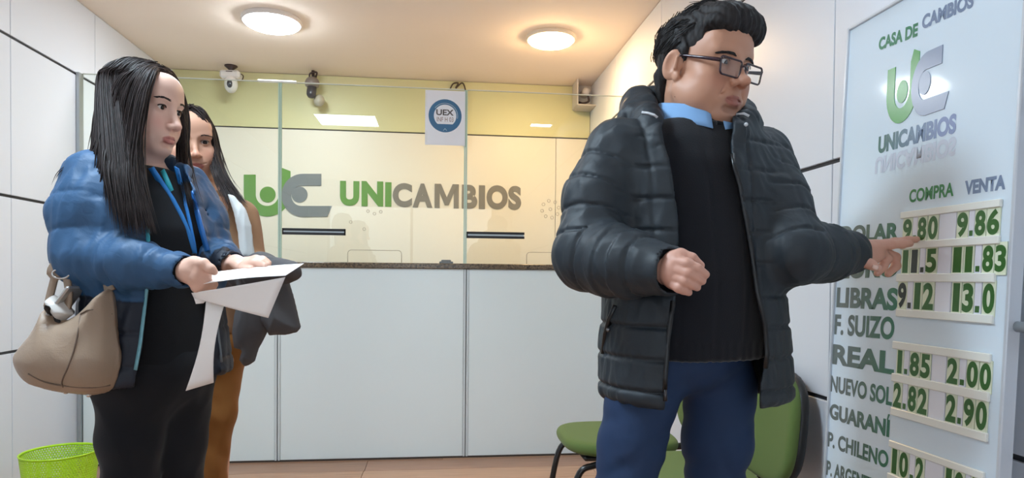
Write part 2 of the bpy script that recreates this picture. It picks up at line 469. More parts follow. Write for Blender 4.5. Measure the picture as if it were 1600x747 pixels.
# rings of speaking holes
RINGM = mat('hole_rim', (176, 170, 150), 0.3)
def holes(uc, vc, r, full=True):
    c = onY(uc, vc, YC+0.0095); rr = r/F*YC
    for k in range(9 if full else 5):
        th = 2*math.pi*k/8 + 0.2
        dx, dz = (rr*math.cos(th), rr*math.sin(th)) if k < 8 else (0, 0)
        MB().lathe([(0.0075, 0), (0.0105, 0), (0.0105, 0.0022), (0.0075, 0.0022)], (c[0]+dx, YC+0.010, c[2]+dz), (0, -1, 0), n=14, closed=True).build('speaking_hole', RINGM, gp)
holes(860, 327, 13.5)
for u_, v_ in ((575, 330), (585, 334), (595, 331), (548, 347), (569, 358)):
    c = onY(u_, v_, YC+0.0095)
    MB().lathe([(0.0065, 0), (0.0095, 0), (0.0095, 0.0022), (0.0065, 0.0022)], (c[0], YC+0.010, c[2]), (0, -1, 0), n=14, closed=True).build('speaking_hole', RINGM, gp)
# cut-outs at the foot of the panes
def cutout(u0, u1, v):
    a, b = onY(u0, v, YC+0.009), onY(u1, v, YC+0.009); r = 0.02
    pts = [(a[0], ZC+0.002), (a[0], a[2]-r)] + [(a[0]+r-r*math.cos(t), a[2]-r+r*math.sin(t)) for t in np.linspace(0, math.pi/2, 6)]
    pts += [(b[0]-r+r*math.sin(t), a[2]-r+r*math.cos(t)) for t in np.linspace(0, math.pi/2, 6)] + [(b[0], ZC+0.002)]
    MB().tube([(x, YC+0.0095, z) for x, z in pts], 0.0022, 6).build('cutout_edge', RINGM, gp)
cutout(543.5, 627.5, 390.5); cutout(823, 905, 394)
# little black stapler-like box on the worktop
c = onY(697.5, 405, YC+0.0)
t = thing('desk_gadget', 'small black desk gadget lying on the worktop behind the glass', 'gadget', (c[0], YC+0.09, ZC))
MB().box((c[0]-0.042, YC+0.06, ZC), (c[0]+0.042, YC+0.12, ZC+0.014), 0.004).build('case', BLACK, t)
MB().box((c[0]-0.030, YC+0.07, ZC+0.013), (c[0]+0.030, YC+0.11, ZC+0.024), 0.004).build('lid', mat('dark_grey_plastic', (48, 48, 50), 0.35), t)

# ------------------------------------------------------------------ emblem shape
def arc(cx, cy, r, a0, a1, n=22):
    return [(cx+r*math.cos(math.radians(a0+(a1-a0)*i/n)), cy+r*math.sin(math.radians(a0+(a1-a0)*i/n))) for i in range(n+1)]
def emblem(f, nrm, parent, th, mg, mgr):
    """f maps emblem units (x right, y up) to a point"""
    # U : left stem, bowl, right stem
    u_ = [(123, -465)] + arc(211, -535, 88, 180, 360) + [(299, -452), (268, -440)] + [(254, -470)] + arc(211, -540, 43, 0, -180) + [(168, -465)]
    MB().poly([f(x, y) for x, y in u_], nrm, th).build('letter_u', mg, parent)
    MB().poly([f(x, y) for x, y in arc(213, -540, 30, 0, 360, 28)[:-1]], nrm, th).build('dot', mg, parent)
    c_ = [(415, -462), (415, -507)] + arc(340, -545, 38, 90, 270) + [(455, -583), (438, -623)] + arc(346, -543, 81, 270, 90)
    MB().poly([f(x, y) for x, y in c_], nrm, th*1.35).build('letter_c', mgr, parent)
    MB().poly([f(x, y) for x, y in arc(333, -540, 30, 0, 360, 28)[:-1]], nrm, th*1.2).build('dot', mgr, parent)
GREEN = mat('sign_green', (98, 146, 58), 0.4); GREY = mat('sign_grey', (122, 126, 128), 0.4)
GREEND = mat('sign_green_dark', (88, 132, 56), 0.4)
# lettering on the back wall
sg = thing('wall_sign', 'green and grey UNICAMBIOS lettering with emblem on the back wall', 'sign', onY(600, 335, YB-0.001))
def fw(x, y):
    p = onY(330+x/2.41, 80-y/2.41, YB-0.0005); return p
emblem(fw, (0, -1, 0), sg, 0.004, GREEN, GREY)
GREYW = mat('sign_grey_warm', (128, 122, 112), 0.4)
LET = [('U', 485, 558, 490, 582), ('N', 566, 648, 491, 584), ('I', 655, 679, 494, 586)]      # zoomed px from (330,80)
for ch, x0, x1, y0, y1 in LET:
    a, b = onY(330+x0/2.41, 80+y1/2.41, YB), onY(330+x1/2.41, 80+y0/2.41, YB)
    fit_text('letter', ch, (a[0], YB-0.003, a[2]), (b[0]-a[0], 0, 0), (0, 0, b[2]-a[2]), (0, -1, 0), GREEN, sg, bold=0.06)
x_edges = [(613.5, 644), (644.5, 676), (679, 717), (721.5, 746), (748, 758), (760, 793.5), (794, 814.5)]
for i, ch in enumerate('CAMBIOS'):
    u0, u1 = x_edges[i]; v1 = 323.5 + (u0-613)*0.024; v0 = v1-37
    a, b = onY(u0, v1, YB), onY(u1, v0, YB)
    if ch == 'M':
        mp_ = [(0, 0), (0, 1), (.26, 1), (.5, .45), (.74, 1), (1, 1), (1, 0), (.79, 0), (.79, .62), (.58, .12), (.42, .12), (.21, .62), (.21, 0)]
        MB().poly([(a[0]+(b[0]-a[0])*x, YB-0.0005, a[2]+(b[2]-a[2])*y) for x, y in mp_], (0, -1, 0), 0.003).build('letter', GREYW, sg)
        continue
    fit_text('letter', ch, (a[0], YB-0.003, a[2]), (b[0]-a[0], 0, 0), (0, 0, b[2]-a[2]), (0, -1, 0), GREYW, sg, bold=0.0 if ch == 'M' else 0.055)

# ------------------------------------------------------------------ notice taped on the glass
a, b = onY(664, 226, YC+0.008), onY(727, 143, YC+0.008)
nt_ = thing('paper_notice', 'white paper notice with a round blue badge taped to the glass screen', 'notice', ((a[0]+b[0])/2, YC+0.006, a[2]))
bx('sheet', (a[0], YC+0.0065, a[2]), (b[0], YC+0.0085, b[2]), mat('notice_paper', (238, 240, 246), 0.3), nt_)
cb = onY(695.5, 181, YC+0.006); R = 25.5/F*YC
BLUE = mat('badge_blue', (52, 106, 146), 0.4); INK = mat('badge_ink', (86, 82, 82), 0.5)
MB().lathe([(R, 0), (R, 0.0006), (R*0.68, 0.0006), (R*0.68, 0)], (cb[0], YC+0.0065, cb[2]), (0, -1, 0), n=60, closed=True, smooth=False).build('badge_ring', BLUE, nt_)
MB().poly([(cb[0]+R*0.99*math.cos(t), YC+0.0062, cb[2]+R*0.99*math.sin(t)) for t in np.linspace(math.pi*1.17, math.pi*1.83, 20)], (0, -1, 0), 0.0006).build('badge_base', BLUE, nt_)
MB().tube([(cb[0]+R*0.76*math.cos(t), YC+0.0052, cb[2]+R*0.76*math.sin(t)) for t in np.linspace(-0.2, math.pi*0.8, 20)], 0.0016, 5).build('badge_line', mat('badge_pale', (200, 216, 226), 0.5), nt_)
fit_text('lettering', 'UEX', (cb[0]-R*0.54, YC+0.006, cb[2]+R*0.02), (R*1.06, 0, 0), (0, 0, R*0.36), (0, -1, 0), INK, nt_, bold=0.03)
fit_text('lettering', 'INF H 03', (cb[0]-R*0.5, YC+0.006, cb[2]-R*0.36), (R*1.0, 0, 0), (0, 0, R*0.28), (0, -1, 0), mat('badge_ink_brown', (140, 110, 104), 0.5), nt_, bold=0.0)
fit_text('lettering', 'V', (cb[0]-R*0.13, YC+0.0055, cb[2]-R*0.90), (R*0.26, 0, 0), (0, 0, R*0.15), (0, -1, 0), mat('badge_pale2', (170, 196, 212), 0.5), nt_, bold=0.0, flip=True)
TAPE = mat('clear_tape', (246, 248, 250), 0.05, spec=0.9, coat=1.0)
for (v0, v1) in ((146, 166), (204, 222)):
    p, q_ = onY(664.5, v1, YC+0.005), onY(667.5, v0, YC+0.005)
    bx('tape', (p[0], YC+0.0045, p[2]), (q_[0], YC+0.0064, q_[2]), TAPE, nt_)
# loop of cable standing above the screen's top edge, behind the notice
pts = [onY(u, v, YB-0.03) for u, v in ((703, 140), (708, 131), (716, 130), (712, 138), (722, 129.5), (727, 140), (727.5, 160), (727.5, 230))]
cb_ = MB().tube(catmull(pts, 5), 0.006, 6).build('cable', mat('dark_cable', (70, 55, 44), 0.6), None, pts[0])
tag(cb_, 'thin dark cable looping on the back wall above the paper notice', 'cable')

# ------------------------------------------------------------------ security cameras and siren on the back wall
WHT = mat('device_white', (226, 222, 218), 0.35); LENS = mat('device_lens', (44, 50, 62), 0.15, spec=0.7); DK = mat('device_mount', (62, 44, 40), 0.5)
Yd = YB-0.13
c = onY(361, 118, Yd)
t = thing('security_camera', 'white security camera with an oval dark lens hanging from the ceiling', 'camera', (c[0], Yd, c[2]))
top = onY(361, 104, Yd)
MB().lathe([(0.045, ZT-c[2]), (0.045, ZT-c[2]-0.006), (0.016, ZT-c[2]-0.03), (0.026, 0.03)], (c[0], Yd, c[2]), n=20).build('mount', DK, t)
q = MB(); q.obox((c[0], Yd, c[2]), (0.070, 0.045, 0.030), np.eye(3), 0.014); q.build('housing', WHT, t)
MB().box((c[0]-0.022, Yd-0.047, c[2]+0.014), (c[0]+0.022, Yd-0.044, c[2]+0.019)).build('brand_plate', DK, t)
e = onY(361, 132, Yd-0.04)
def ellsolid(cn, r, n=24, m_=14):
    vs = []; fs = []
    for i in range(m_+1):
        ph = math.pi*i/m_
        for j in range(n):
            th = 2*math.pi*j/n
            vs.append((cn[0]+r[0]*math.sin(ph)*math.cos(th), cn[1]+r[1]*math.sin(ph)*math.sin(th), cn[2]+r[2]*math.cos(ph)))
    for i in range(m_):
        for j in range(n): fs.append((i*n+j, (i+1)*n+j, (i+1)*n+(j+1) % n, i*n+(j+1) % n))
    return MB().add(vs, fs, True)
ellsolid(e, (0.046, 0.05, 0.062)).build('camera_head', WHT, t)
ellsolid((e[0]+0.002, e[1]-0.012, e[2]-0.004), (0.030, 0.043, 0.042)).build('lens', LENS, t)
MB().tube(catmull([(c[0]+0.06, Yd, c[2]+0.02), (c[0]+0.085, Yd, c[2]-0.0), (c[0]+0.07, Yd+0.02, c[2]-0.03)], 5), 0.004, 6).build('cable', DK, t)
c = onY(488, 131, Yd)
t = thing('security_camera', 'grey security camera with dark barrel and curled cable above the emblem', 'camera', (c[0], Yd, c[2]))
MB().lathe([(0.03, 0.045), (0.045, 0.03), (0.055, 0.005), (0.048, -0.02), (0.03, -0.03)], (c[0], Yd, c[2]), n=22).build('housing', mat('device_grey', (128, 116, 108), 0.4), t)
MB().lathe([(0.033, -0.015), (0.035, -0.06), (0.033, -0.09), (0.022, -0.108), (0.005, -0.112)], (c[0], Yd, c[2]), (0.05, 0.25, 1), n=22).build('barrel', mat('device_dark', (54, 52, 60), 0.25), t)
ellsolid((c[0]+0.045, Yd+0.02, c[2]-0.115), (0.04, 0.03, 0.045)).build('swivel', mat('device_grey2', (176, 168, 150), 0.4), t)
MB().tube(catmull([(c[0]-0.02, Yd, c[2]+0.04), (c[0]-0.015, Yd, c[2]+0.075), (c[0]+0.03, Yd, c[2]+0.085), (c[0]+0.02, Yd+0.03, c[2]+0.06), (c[0]+0.0, Yd+0.12, c[2]+0.06)], 6), 0.007, 6).build('cable', DK, t)
MB().lathe([(0.012, 0.03), (0.012, ZT-c[2])], (c[0], Yd+0.03, c[2]), n=10).build('mount', DK, t)
c = onY(914, 148, YB-0.09)
t = thing('siren_speaker', 'white boxy horn speaker in the ceiling corner by the right wall', 'speaker', (c[0], YB-0.09, c[2]))
w_, h_ = 0.078, 0.105
q = MB()
q.box((c[0]-w_, YB-0.02, c[2]-h_), (c[0]+w_, YB-0.002, c[2]+h_), 0.006)
for sx in (-1, 1): q.box((c[0]+sx*w_-0.006, YB-0.19, c[2]-h_), (c[0]+sx*w_+0.006, YB-0.01, c[2]+h_), 0.004)
for sz in (-1, 1): q.box((c[0]-w_, YB-0.19, c[2]+sz*h_-0.006), (c[0]+w_, YB-0.01, c[2]+sz*h_+0.006), 0.004)
q.build('horn', mat('siren_white', (206, 198, 192), 0.45), t)
MB().lathe([(0.030, 0), (0.030, 0.09), (0.02, 0.105), (0.004, 0.108)], (c[0]+0.005, YB-0.022, c[2]+0.02), (0, -1, 0), n=20).build('driver', mat('siren_driver', (222, 216, 212), 0.4), t)
MB().tube(catmull([(c[0]+0.02, YB-0.1, c[2]-0.005), (c[0]+0.03, YB-0.09, c[2]-0.05), (c[0]-0.01, YB-0.06, c[2]-0.06), (c[0]-0.035, YB-0.03, c[2]-0.045)], 6), 0.009, 8).build('cable', DK, t)

# ------------------------------------------------------------------ lime paper basket by the left wall
LIME = mat('lime_plastic', (178, 222, 30), 0.35, spec=0.5, sub=0.0)
Rt, Rb, Hb = 0.148, 0.115, 0.30
d_b = (H-Hb+0.005)*F/(692-415)
c = px(94, 692, d_b); bc = np.array([max(c[0], XL+0.012+Rt+0.004), c[1], 0.0])
t = thing('waste_basket', 'lime green mesh waste basket against the left wall', 'basket', bc)
wv = MB(); nrow, ncol = 26, 84
def bp(zr, k, rr=0.0):
    r = Rb+(Rt-Rb)*zr+rr; th = 2*math.pi*k/ncol
    return (bc[0]+r*math.cos(th), bc[1]+r*math.sin(th), Hb*zr)
vs = []; fs = []
for i in range(nrow):
    z0, z1 = 0.10+0.875*i/nrow, 0.10+0.875*(i+1)/nrow
    for k in range(ncol):
        off = 0.5*(i % 2); hz, hk = (z1-z0)*0.27, 0.27
        zm, km = (z0+z1)/2, k+0.5+off
        o4 = [bp(z0, k+off), bp(z0, k+1+off), bp(z1, k+1+off), bp(z1, k+off)]
        i4 = [bp(zm-hz, km-hk), bp(zm-hz, km+hk), bp(zm+hz, km+hk), bp(zm+hz, km-hk)]
        n0 = len(vs); vs += o4+i4
        for j in range(4): fs.append((n0+j, n0+(j+1) % 4, n0+4+(j+1) % 4, n0+4+j))
wv.add(vs, fs, True)
o = wv.build('mesh_side', LIME, t); md = o.modifiers.new('thick', 'SOLIDIFY'); md.thickness = 0.002
MB().lathe([(Rb-0.002, 0.0), (Rb+0.001, 0.0), (Rb+(Rt-Rb)*0.10+0.001, Hb*0.10), (Rb+(Rt-Rb)*0.10-0.002, Hb*0.10), (Rb-0.003, 0.004), (0.001, 0.004), (0.001, 0.0)], bc, n=72, closed=True).build('base', LIME, t)
MB().lathe([(Rt-0.003, Hb*0.972), (Rt-0.0002, Hb*0.972), (Rt+0.001, Hb-0.005), (Rt+0.004, Hb-0.004), (Rt+0.004, Hb+0.0005), (Rt-0.001, Hb+0.001), (Rt-0.003, Hb-0.004)], bc, n=72, closed=True).build('rim', LIME, t)
# ================================================================== exchange-rate board leaning on the right wall
LEAN, BYAW = 0.040, -0.022
BT = np.array([1.157, 1.78, 1.82])                 # a point of the front face at the top edge
BUP = np.array([math.sin(LEAN)*math.cos(BYAW), -math.sin(LEAN)*math.sin(BYAW), math.cos(LEAN)])
BN = np.array([-math.cos(LEAN)*math.cos(BYAW), math.cos(LEAN)*math.sin(BYAW), math.sin(LEAN)])
BR = np.array([-math.sin(BYAW), -math.cos(BYAW), 0])
def onB(u, v):
    r = ray(u, v); k = ((BT-CAM) @ BN)/(r @ BN); return CAM + r*k
def st(p): return (float((p-BT) @ BR), float((p-BT) @ BUP))
def bpt(s, t, n=0.0): return BT + BR*s + BUP*t + BN*n
s_l = st(onB(1329, 60))[0]*0.4 + st(onB(1289, 700))[0]*0.6
s_r = (st(onB(1600, 168))[0] + st(onB(1562, 660))[0])/2
t_top = st(onB(1329, 44))[1]
t_bot = (0.002-BT[2])/BUP[2] + 0.0
BOARDW = mat('board_white', (220, 234, 246), 0.07, spec=0.5)
FRM = mat('board_frame', (206, 212, 220), 0.3, metal=0.25)
rb = thing('rate_board', 'tall white exchange-rate board leaning on the right wall', 'board', bpt((s_l+s_r)/2, t_bot))
Rm = np.array([BR, BUP, BN])
def brect(q, s0, s1, t0, t1, n0, n1, bev=0.0):
    return q.obox(bpt((s0+s1)/2, (t0+t1)/2, (n0+n1)/2), ((s1-s0)/2, (t1-t0)/2, (n1-n0)/2), Rm, bev)
brect(MB(), s_l, s_r, t_bot+0.01, t_top, -0.026, 0.0).build('panel', BOARDW, rb)
fwid = 0.007
brect(MB(), s_l-0.002, s_l+fwid, t_bot, t_top+0.002, -0.027, 0.006, 0.002).build('frame_bar', FRM, rb)
brect(MB(), s_r-0.007, s_r+0.002, t_bot, t_top+0.002, -0.027, 0.004, 0.002).build('frame_bar', FRM, rb)
brect(MB(), s_l+fwid, s_r-0.006, t_top-fwid, t_top+0.002, -0.027, 0.006, 0.002).build('frame_bar', FRM, rb)
brect(MB(), s_l+fwid, s_r-0.006, t_bot, t_bot+0.012, -0.027, 0.006, 0.002).build('frame_bar', FRM, rb)
def ink(name, c0, c1=None, axis_s=None):
    m = mat(name, c0, 0.3)
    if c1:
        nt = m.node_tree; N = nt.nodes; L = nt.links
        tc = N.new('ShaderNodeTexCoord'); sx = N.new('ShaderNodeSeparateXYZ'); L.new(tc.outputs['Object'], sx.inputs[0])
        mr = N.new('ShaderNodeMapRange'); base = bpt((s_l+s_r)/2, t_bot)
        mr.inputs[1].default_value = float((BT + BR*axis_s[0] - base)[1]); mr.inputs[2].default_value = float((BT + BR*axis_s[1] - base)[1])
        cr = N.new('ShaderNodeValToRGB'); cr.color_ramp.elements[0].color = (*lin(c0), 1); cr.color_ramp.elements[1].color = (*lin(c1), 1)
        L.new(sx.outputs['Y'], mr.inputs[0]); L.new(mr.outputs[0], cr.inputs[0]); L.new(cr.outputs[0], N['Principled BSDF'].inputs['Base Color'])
    return m
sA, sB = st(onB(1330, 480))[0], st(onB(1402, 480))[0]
NAMEI = ink('name_ink_reflect', (104, 114, 112), (52, 118, 92), (sA, sB))  # grey-to-teal run paints a reflection into the printed names
TEAL = ink('teal_ink', (40, 122, 88)); SLATE = ink('slate_ink', (118, 136, 166)); GRN2 = ink('compra_ink', (44, 128, 70))
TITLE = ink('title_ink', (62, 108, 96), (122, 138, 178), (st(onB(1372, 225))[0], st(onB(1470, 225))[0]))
PALE = ink('faded_ink', (196, 204, 220))
def btext(txt, lb, rb_, vt, m, bold=0.03, flip=False, name='lettering', slant=0.0, lift=0.0006, parent=None, vt2=None):
    a, b = st(onB(*lb)), st(onB(*rb_)); c = st(onB(lb[0], vt))
    A = BR*(b[0]-a[0]) + BUP*(b[1]-a[1]); hh = c[1]-a[1]
    if vt2 is not None: hh = (hh + st(onB(rb_[0], vt2))[1]-b[1])/2
    return fit_text(name, txt, bpt(a[0], a[1]), A, BUP*hh, BN, m, parent or rb, bold, lift, slant, flip)
btext('CASA DE', (1372.9, 79.5), (1433.9, 56.6), 60, TEAL, 0.045)
btext('CAMBIOS', (1440.5, 46.8), (1521, 11), 25, SLATE, 0.045)
# emblem
e0, e1 = st(onB(1386, 150)), st(onB(1485, 110)); eb = st(onB(1402, 194))[1]; et = st(onB(1427, 78))[1]
def fb(x, y):
    s_ = e0[0] + (x-123)/(455-123)*(e1[0]-e0[0]); t_ = eb + (y+623)/(623-440)*(et-eb)
    return bpt(s_, t_, 0.0004)
emblem(fb, BN, rb, 0.0012, mat('board_green', (70, 150, 70), 0.25), mat('board_slate', (140, 152, 176), 0.25))
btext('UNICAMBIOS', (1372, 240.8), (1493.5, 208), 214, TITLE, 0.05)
btext('UNICAMBIOS', (1367, 273), (1493.5, 243), 247, PALE, 0.05, flip=True)
btext('COMPRA', (1420.6, 317.2), (1490, 306.5), 297, GRN2, 0.03)
btext('VENTA', (1507, 305), (1571, 296), 283, SLATE, 0.05)
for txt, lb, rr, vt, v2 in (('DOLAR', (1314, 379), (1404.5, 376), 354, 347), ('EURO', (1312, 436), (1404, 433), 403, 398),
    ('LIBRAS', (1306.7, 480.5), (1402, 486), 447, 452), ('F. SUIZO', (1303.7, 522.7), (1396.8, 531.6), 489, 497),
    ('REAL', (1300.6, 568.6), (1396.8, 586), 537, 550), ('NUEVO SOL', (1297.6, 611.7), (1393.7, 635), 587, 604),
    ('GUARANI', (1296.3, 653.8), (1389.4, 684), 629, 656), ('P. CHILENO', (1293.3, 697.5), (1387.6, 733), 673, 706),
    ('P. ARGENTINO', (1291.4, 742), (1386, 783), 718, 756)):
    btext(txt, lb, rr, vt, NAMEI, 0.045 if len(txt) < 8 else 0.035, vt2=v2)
# acute accent of GUARANI
a, b = st(onB(1386.0, 656)), st(onB(1390.5, 647))
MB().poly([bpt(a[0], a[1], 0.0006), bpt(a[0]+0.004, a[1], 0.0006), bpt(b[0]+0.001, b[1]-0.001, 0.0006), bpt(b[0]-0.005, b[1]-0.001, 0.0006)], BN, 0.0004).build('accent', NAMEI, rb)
# rails
RAILM = mat('rail_white', (240, 242, 236), 0.25)
RAILS = [((1411, 331, 340), (1568, 312, 326)), ((1410, 379, 389.5), (1565, 368, 382)), ((1404.5, 428, 441), (1558, 427, 441)), ((1403.6, 484, 494), (1555, 491, 507)),
         ((1398.5, 533, 546), (1551, 553, 566)), ((1397, 583, 597), (1549, 613, 627)), ((1395.5, 638, 649.5), (1546, 675, 690)), ((1392.5, 690, 699), (1541, 735, 749)), ((1390, 741, 750), (1538, 796, 810))]
rt = []
for (u0, a0, b0), (u1, a1, b1) in RAILS:
    s0, s1 = st(onB(u0, a0))[0], st(onB(u1, a1))[0]
    top = (st(onB(u0, a0))[1]+st(onB(u1, a1))[1])/2; bot = (st(onB(u0, b0))[1]+st(onB(u1, b1))[1])/2
    brect(MB(), s0, s1, bot, top, 0.0, 0.008, 0.0015).build('rail', RAILM, rb)
    rt.append((s0, s1, bot, top))
CARD = mat('card_ivory', (232, 240, 214), 0.25); CARDW = mat('card_white', (236, 238, 248), 0.2)
DIG = mat('digit_green', (52, 104, 42), 0.35); DIG_SHADE = mat('digit_shaded', (36, 44, 40), 0.35)
# (row = rail index above, chars with px left/right)
def zz(x, k): return 1380+x/3.395 if k == 4 else 1280+x/3.29
ROWS = [(0, 4, [('9', 110, 160), ('.', 162, 187), ('8', 188, 238), ('0', 243, 298), (' ', 303, 392), ('9', 396, 458), ('.', 460, 489), ('8', 491, 552), ('6', 555, 626)]),
        (1, 4, [('1', 103, 145), ('1', 149, 195), ('.', 200, 228), ('5', 231, 291), (' ', 296, 365), ('1', 370, 430), ('1', 433, 488), ('.', 492, 527), ('8', 531, 594), ('3', 598, 662)]),
        (2, 4, [('9', 82, 130), ('.', 132, 160), ('1', 164, 210), ('2', 214, 275), (' ', 280, 362), ('1', 368, 420), ('3', 424, 487), ('.', 490, 526), ('0', 531, 600)]),
        (4, 3, [('1', 400, 436), ('.', 438, 463), ('8', 468, 520), ('5', 523, 576), (' ', 582, 655), ('2', 660, 720), ('.', 724, 758), ('0', 761, 824), ('0', 828, 892)]),
        (5, 3, [('2', 384, 430), ('.', 432, 457), ('8', 460, 506), ('2', 509, 562), (' ', 568, 650), ('2', 655, 712), ('.', 714, 743), ('9', 746, 805), ('0', 809, 872)]),
        (7, 3, [('1', 372, 410), ('0', 414, 464), ('.', 467, 494), ('2', 497, 544), (' ', 548, 640), ('1', 648, 694), ('0', 698, 752), ('.', 756, 780), ('5', 784, 840)])]
DARK = {(1, 1), (1, 2), (2, 0), (2, 1)}  # shadow on these digits is painted in as near-black ink
for (ri, k, chars) in ROWS:
    s0, s1, b_up, _ = rt[ri]; _, _, _, t_dn = rt[ri+1]
    vmid = {0: 357, 1: 408, 2: 464, 4: 580, 5: 626, 7: 735}[ri]
    for ci, (ch, x0, x1) in enumerate(chars):
        ua, ub = zz(x0, k), zz(x1, k)
        vv = vmid + (ua-1410)*{0: -0.05, 1: -0.02, 2: 0.03, 4: 0.14, 5: 0.2, 7: 0.3}[ri]
        sa, sb = st(onB(ua, vv))[0], st(onB(ub, vv))[0]
        z0, z1 = t_dn-0.004, b_up+0.004
        cd = brect(MB(), sa+0.0003, sb-0.0003, z0, z1, 0.0005, 0.003).build('number_card', CARD if ch.strip() and ch != '.' else CARDW, rb)
        if ch.strip():
            dm = DIG_SHADE if (ri, ci) in DARK else DIG
            za, zb = t_dn+0.002, b_up-0.002
            if ch == '.':
                w_ = (sb-sa)*0.62; ha = (zb-za)*0.24
                brect(MB(), (sa+sb)/2-w_/2, (sa+sb)/2+w_/2, za+0.001, za+ha, 0.003, 0.0038, 0.0003).build('point', dm, cd)
            else:
                fit_text('digit', ch, bpt(sa+0.0012 + (0.003 if ch == '1' else 0), za), BR*(sb-sa-0.0024-(0.006 if ch == '1' else 0)), BUP*(zb-za), BN, dm, cd, bold=0.042, lift=0.0034)
# short metal pipe stub on the wall beside the board's near edge
p = onX(1582, 510, XR-0.06)
st_ = thing('door_handle', 'short grey metal bar handle at the near edge of the rate board', 'handle', (XR-0.06, p[1], p[2]))
MB().tube([(XR-0.06, p[1]+0.0, p[2]), (XR-0.06, p[1]-0.26, p[2])], 0.011, 14).build('bar', ALU, st_)
for k in (0.02, 0.22): MB().tube([(XR-0.06, p[1]-k, p[2]), (XR-0.009, p[1]-k, p[2])], 0.008, 12).build('bracket', ALU, st_)
MB().lathe([(0.0135, 0), (0.0135, 0.008)], (XR-0.06, p[1]-0.004, p[2]), (0, 1, 0), n=16).build('end_cap', ALU, st_)
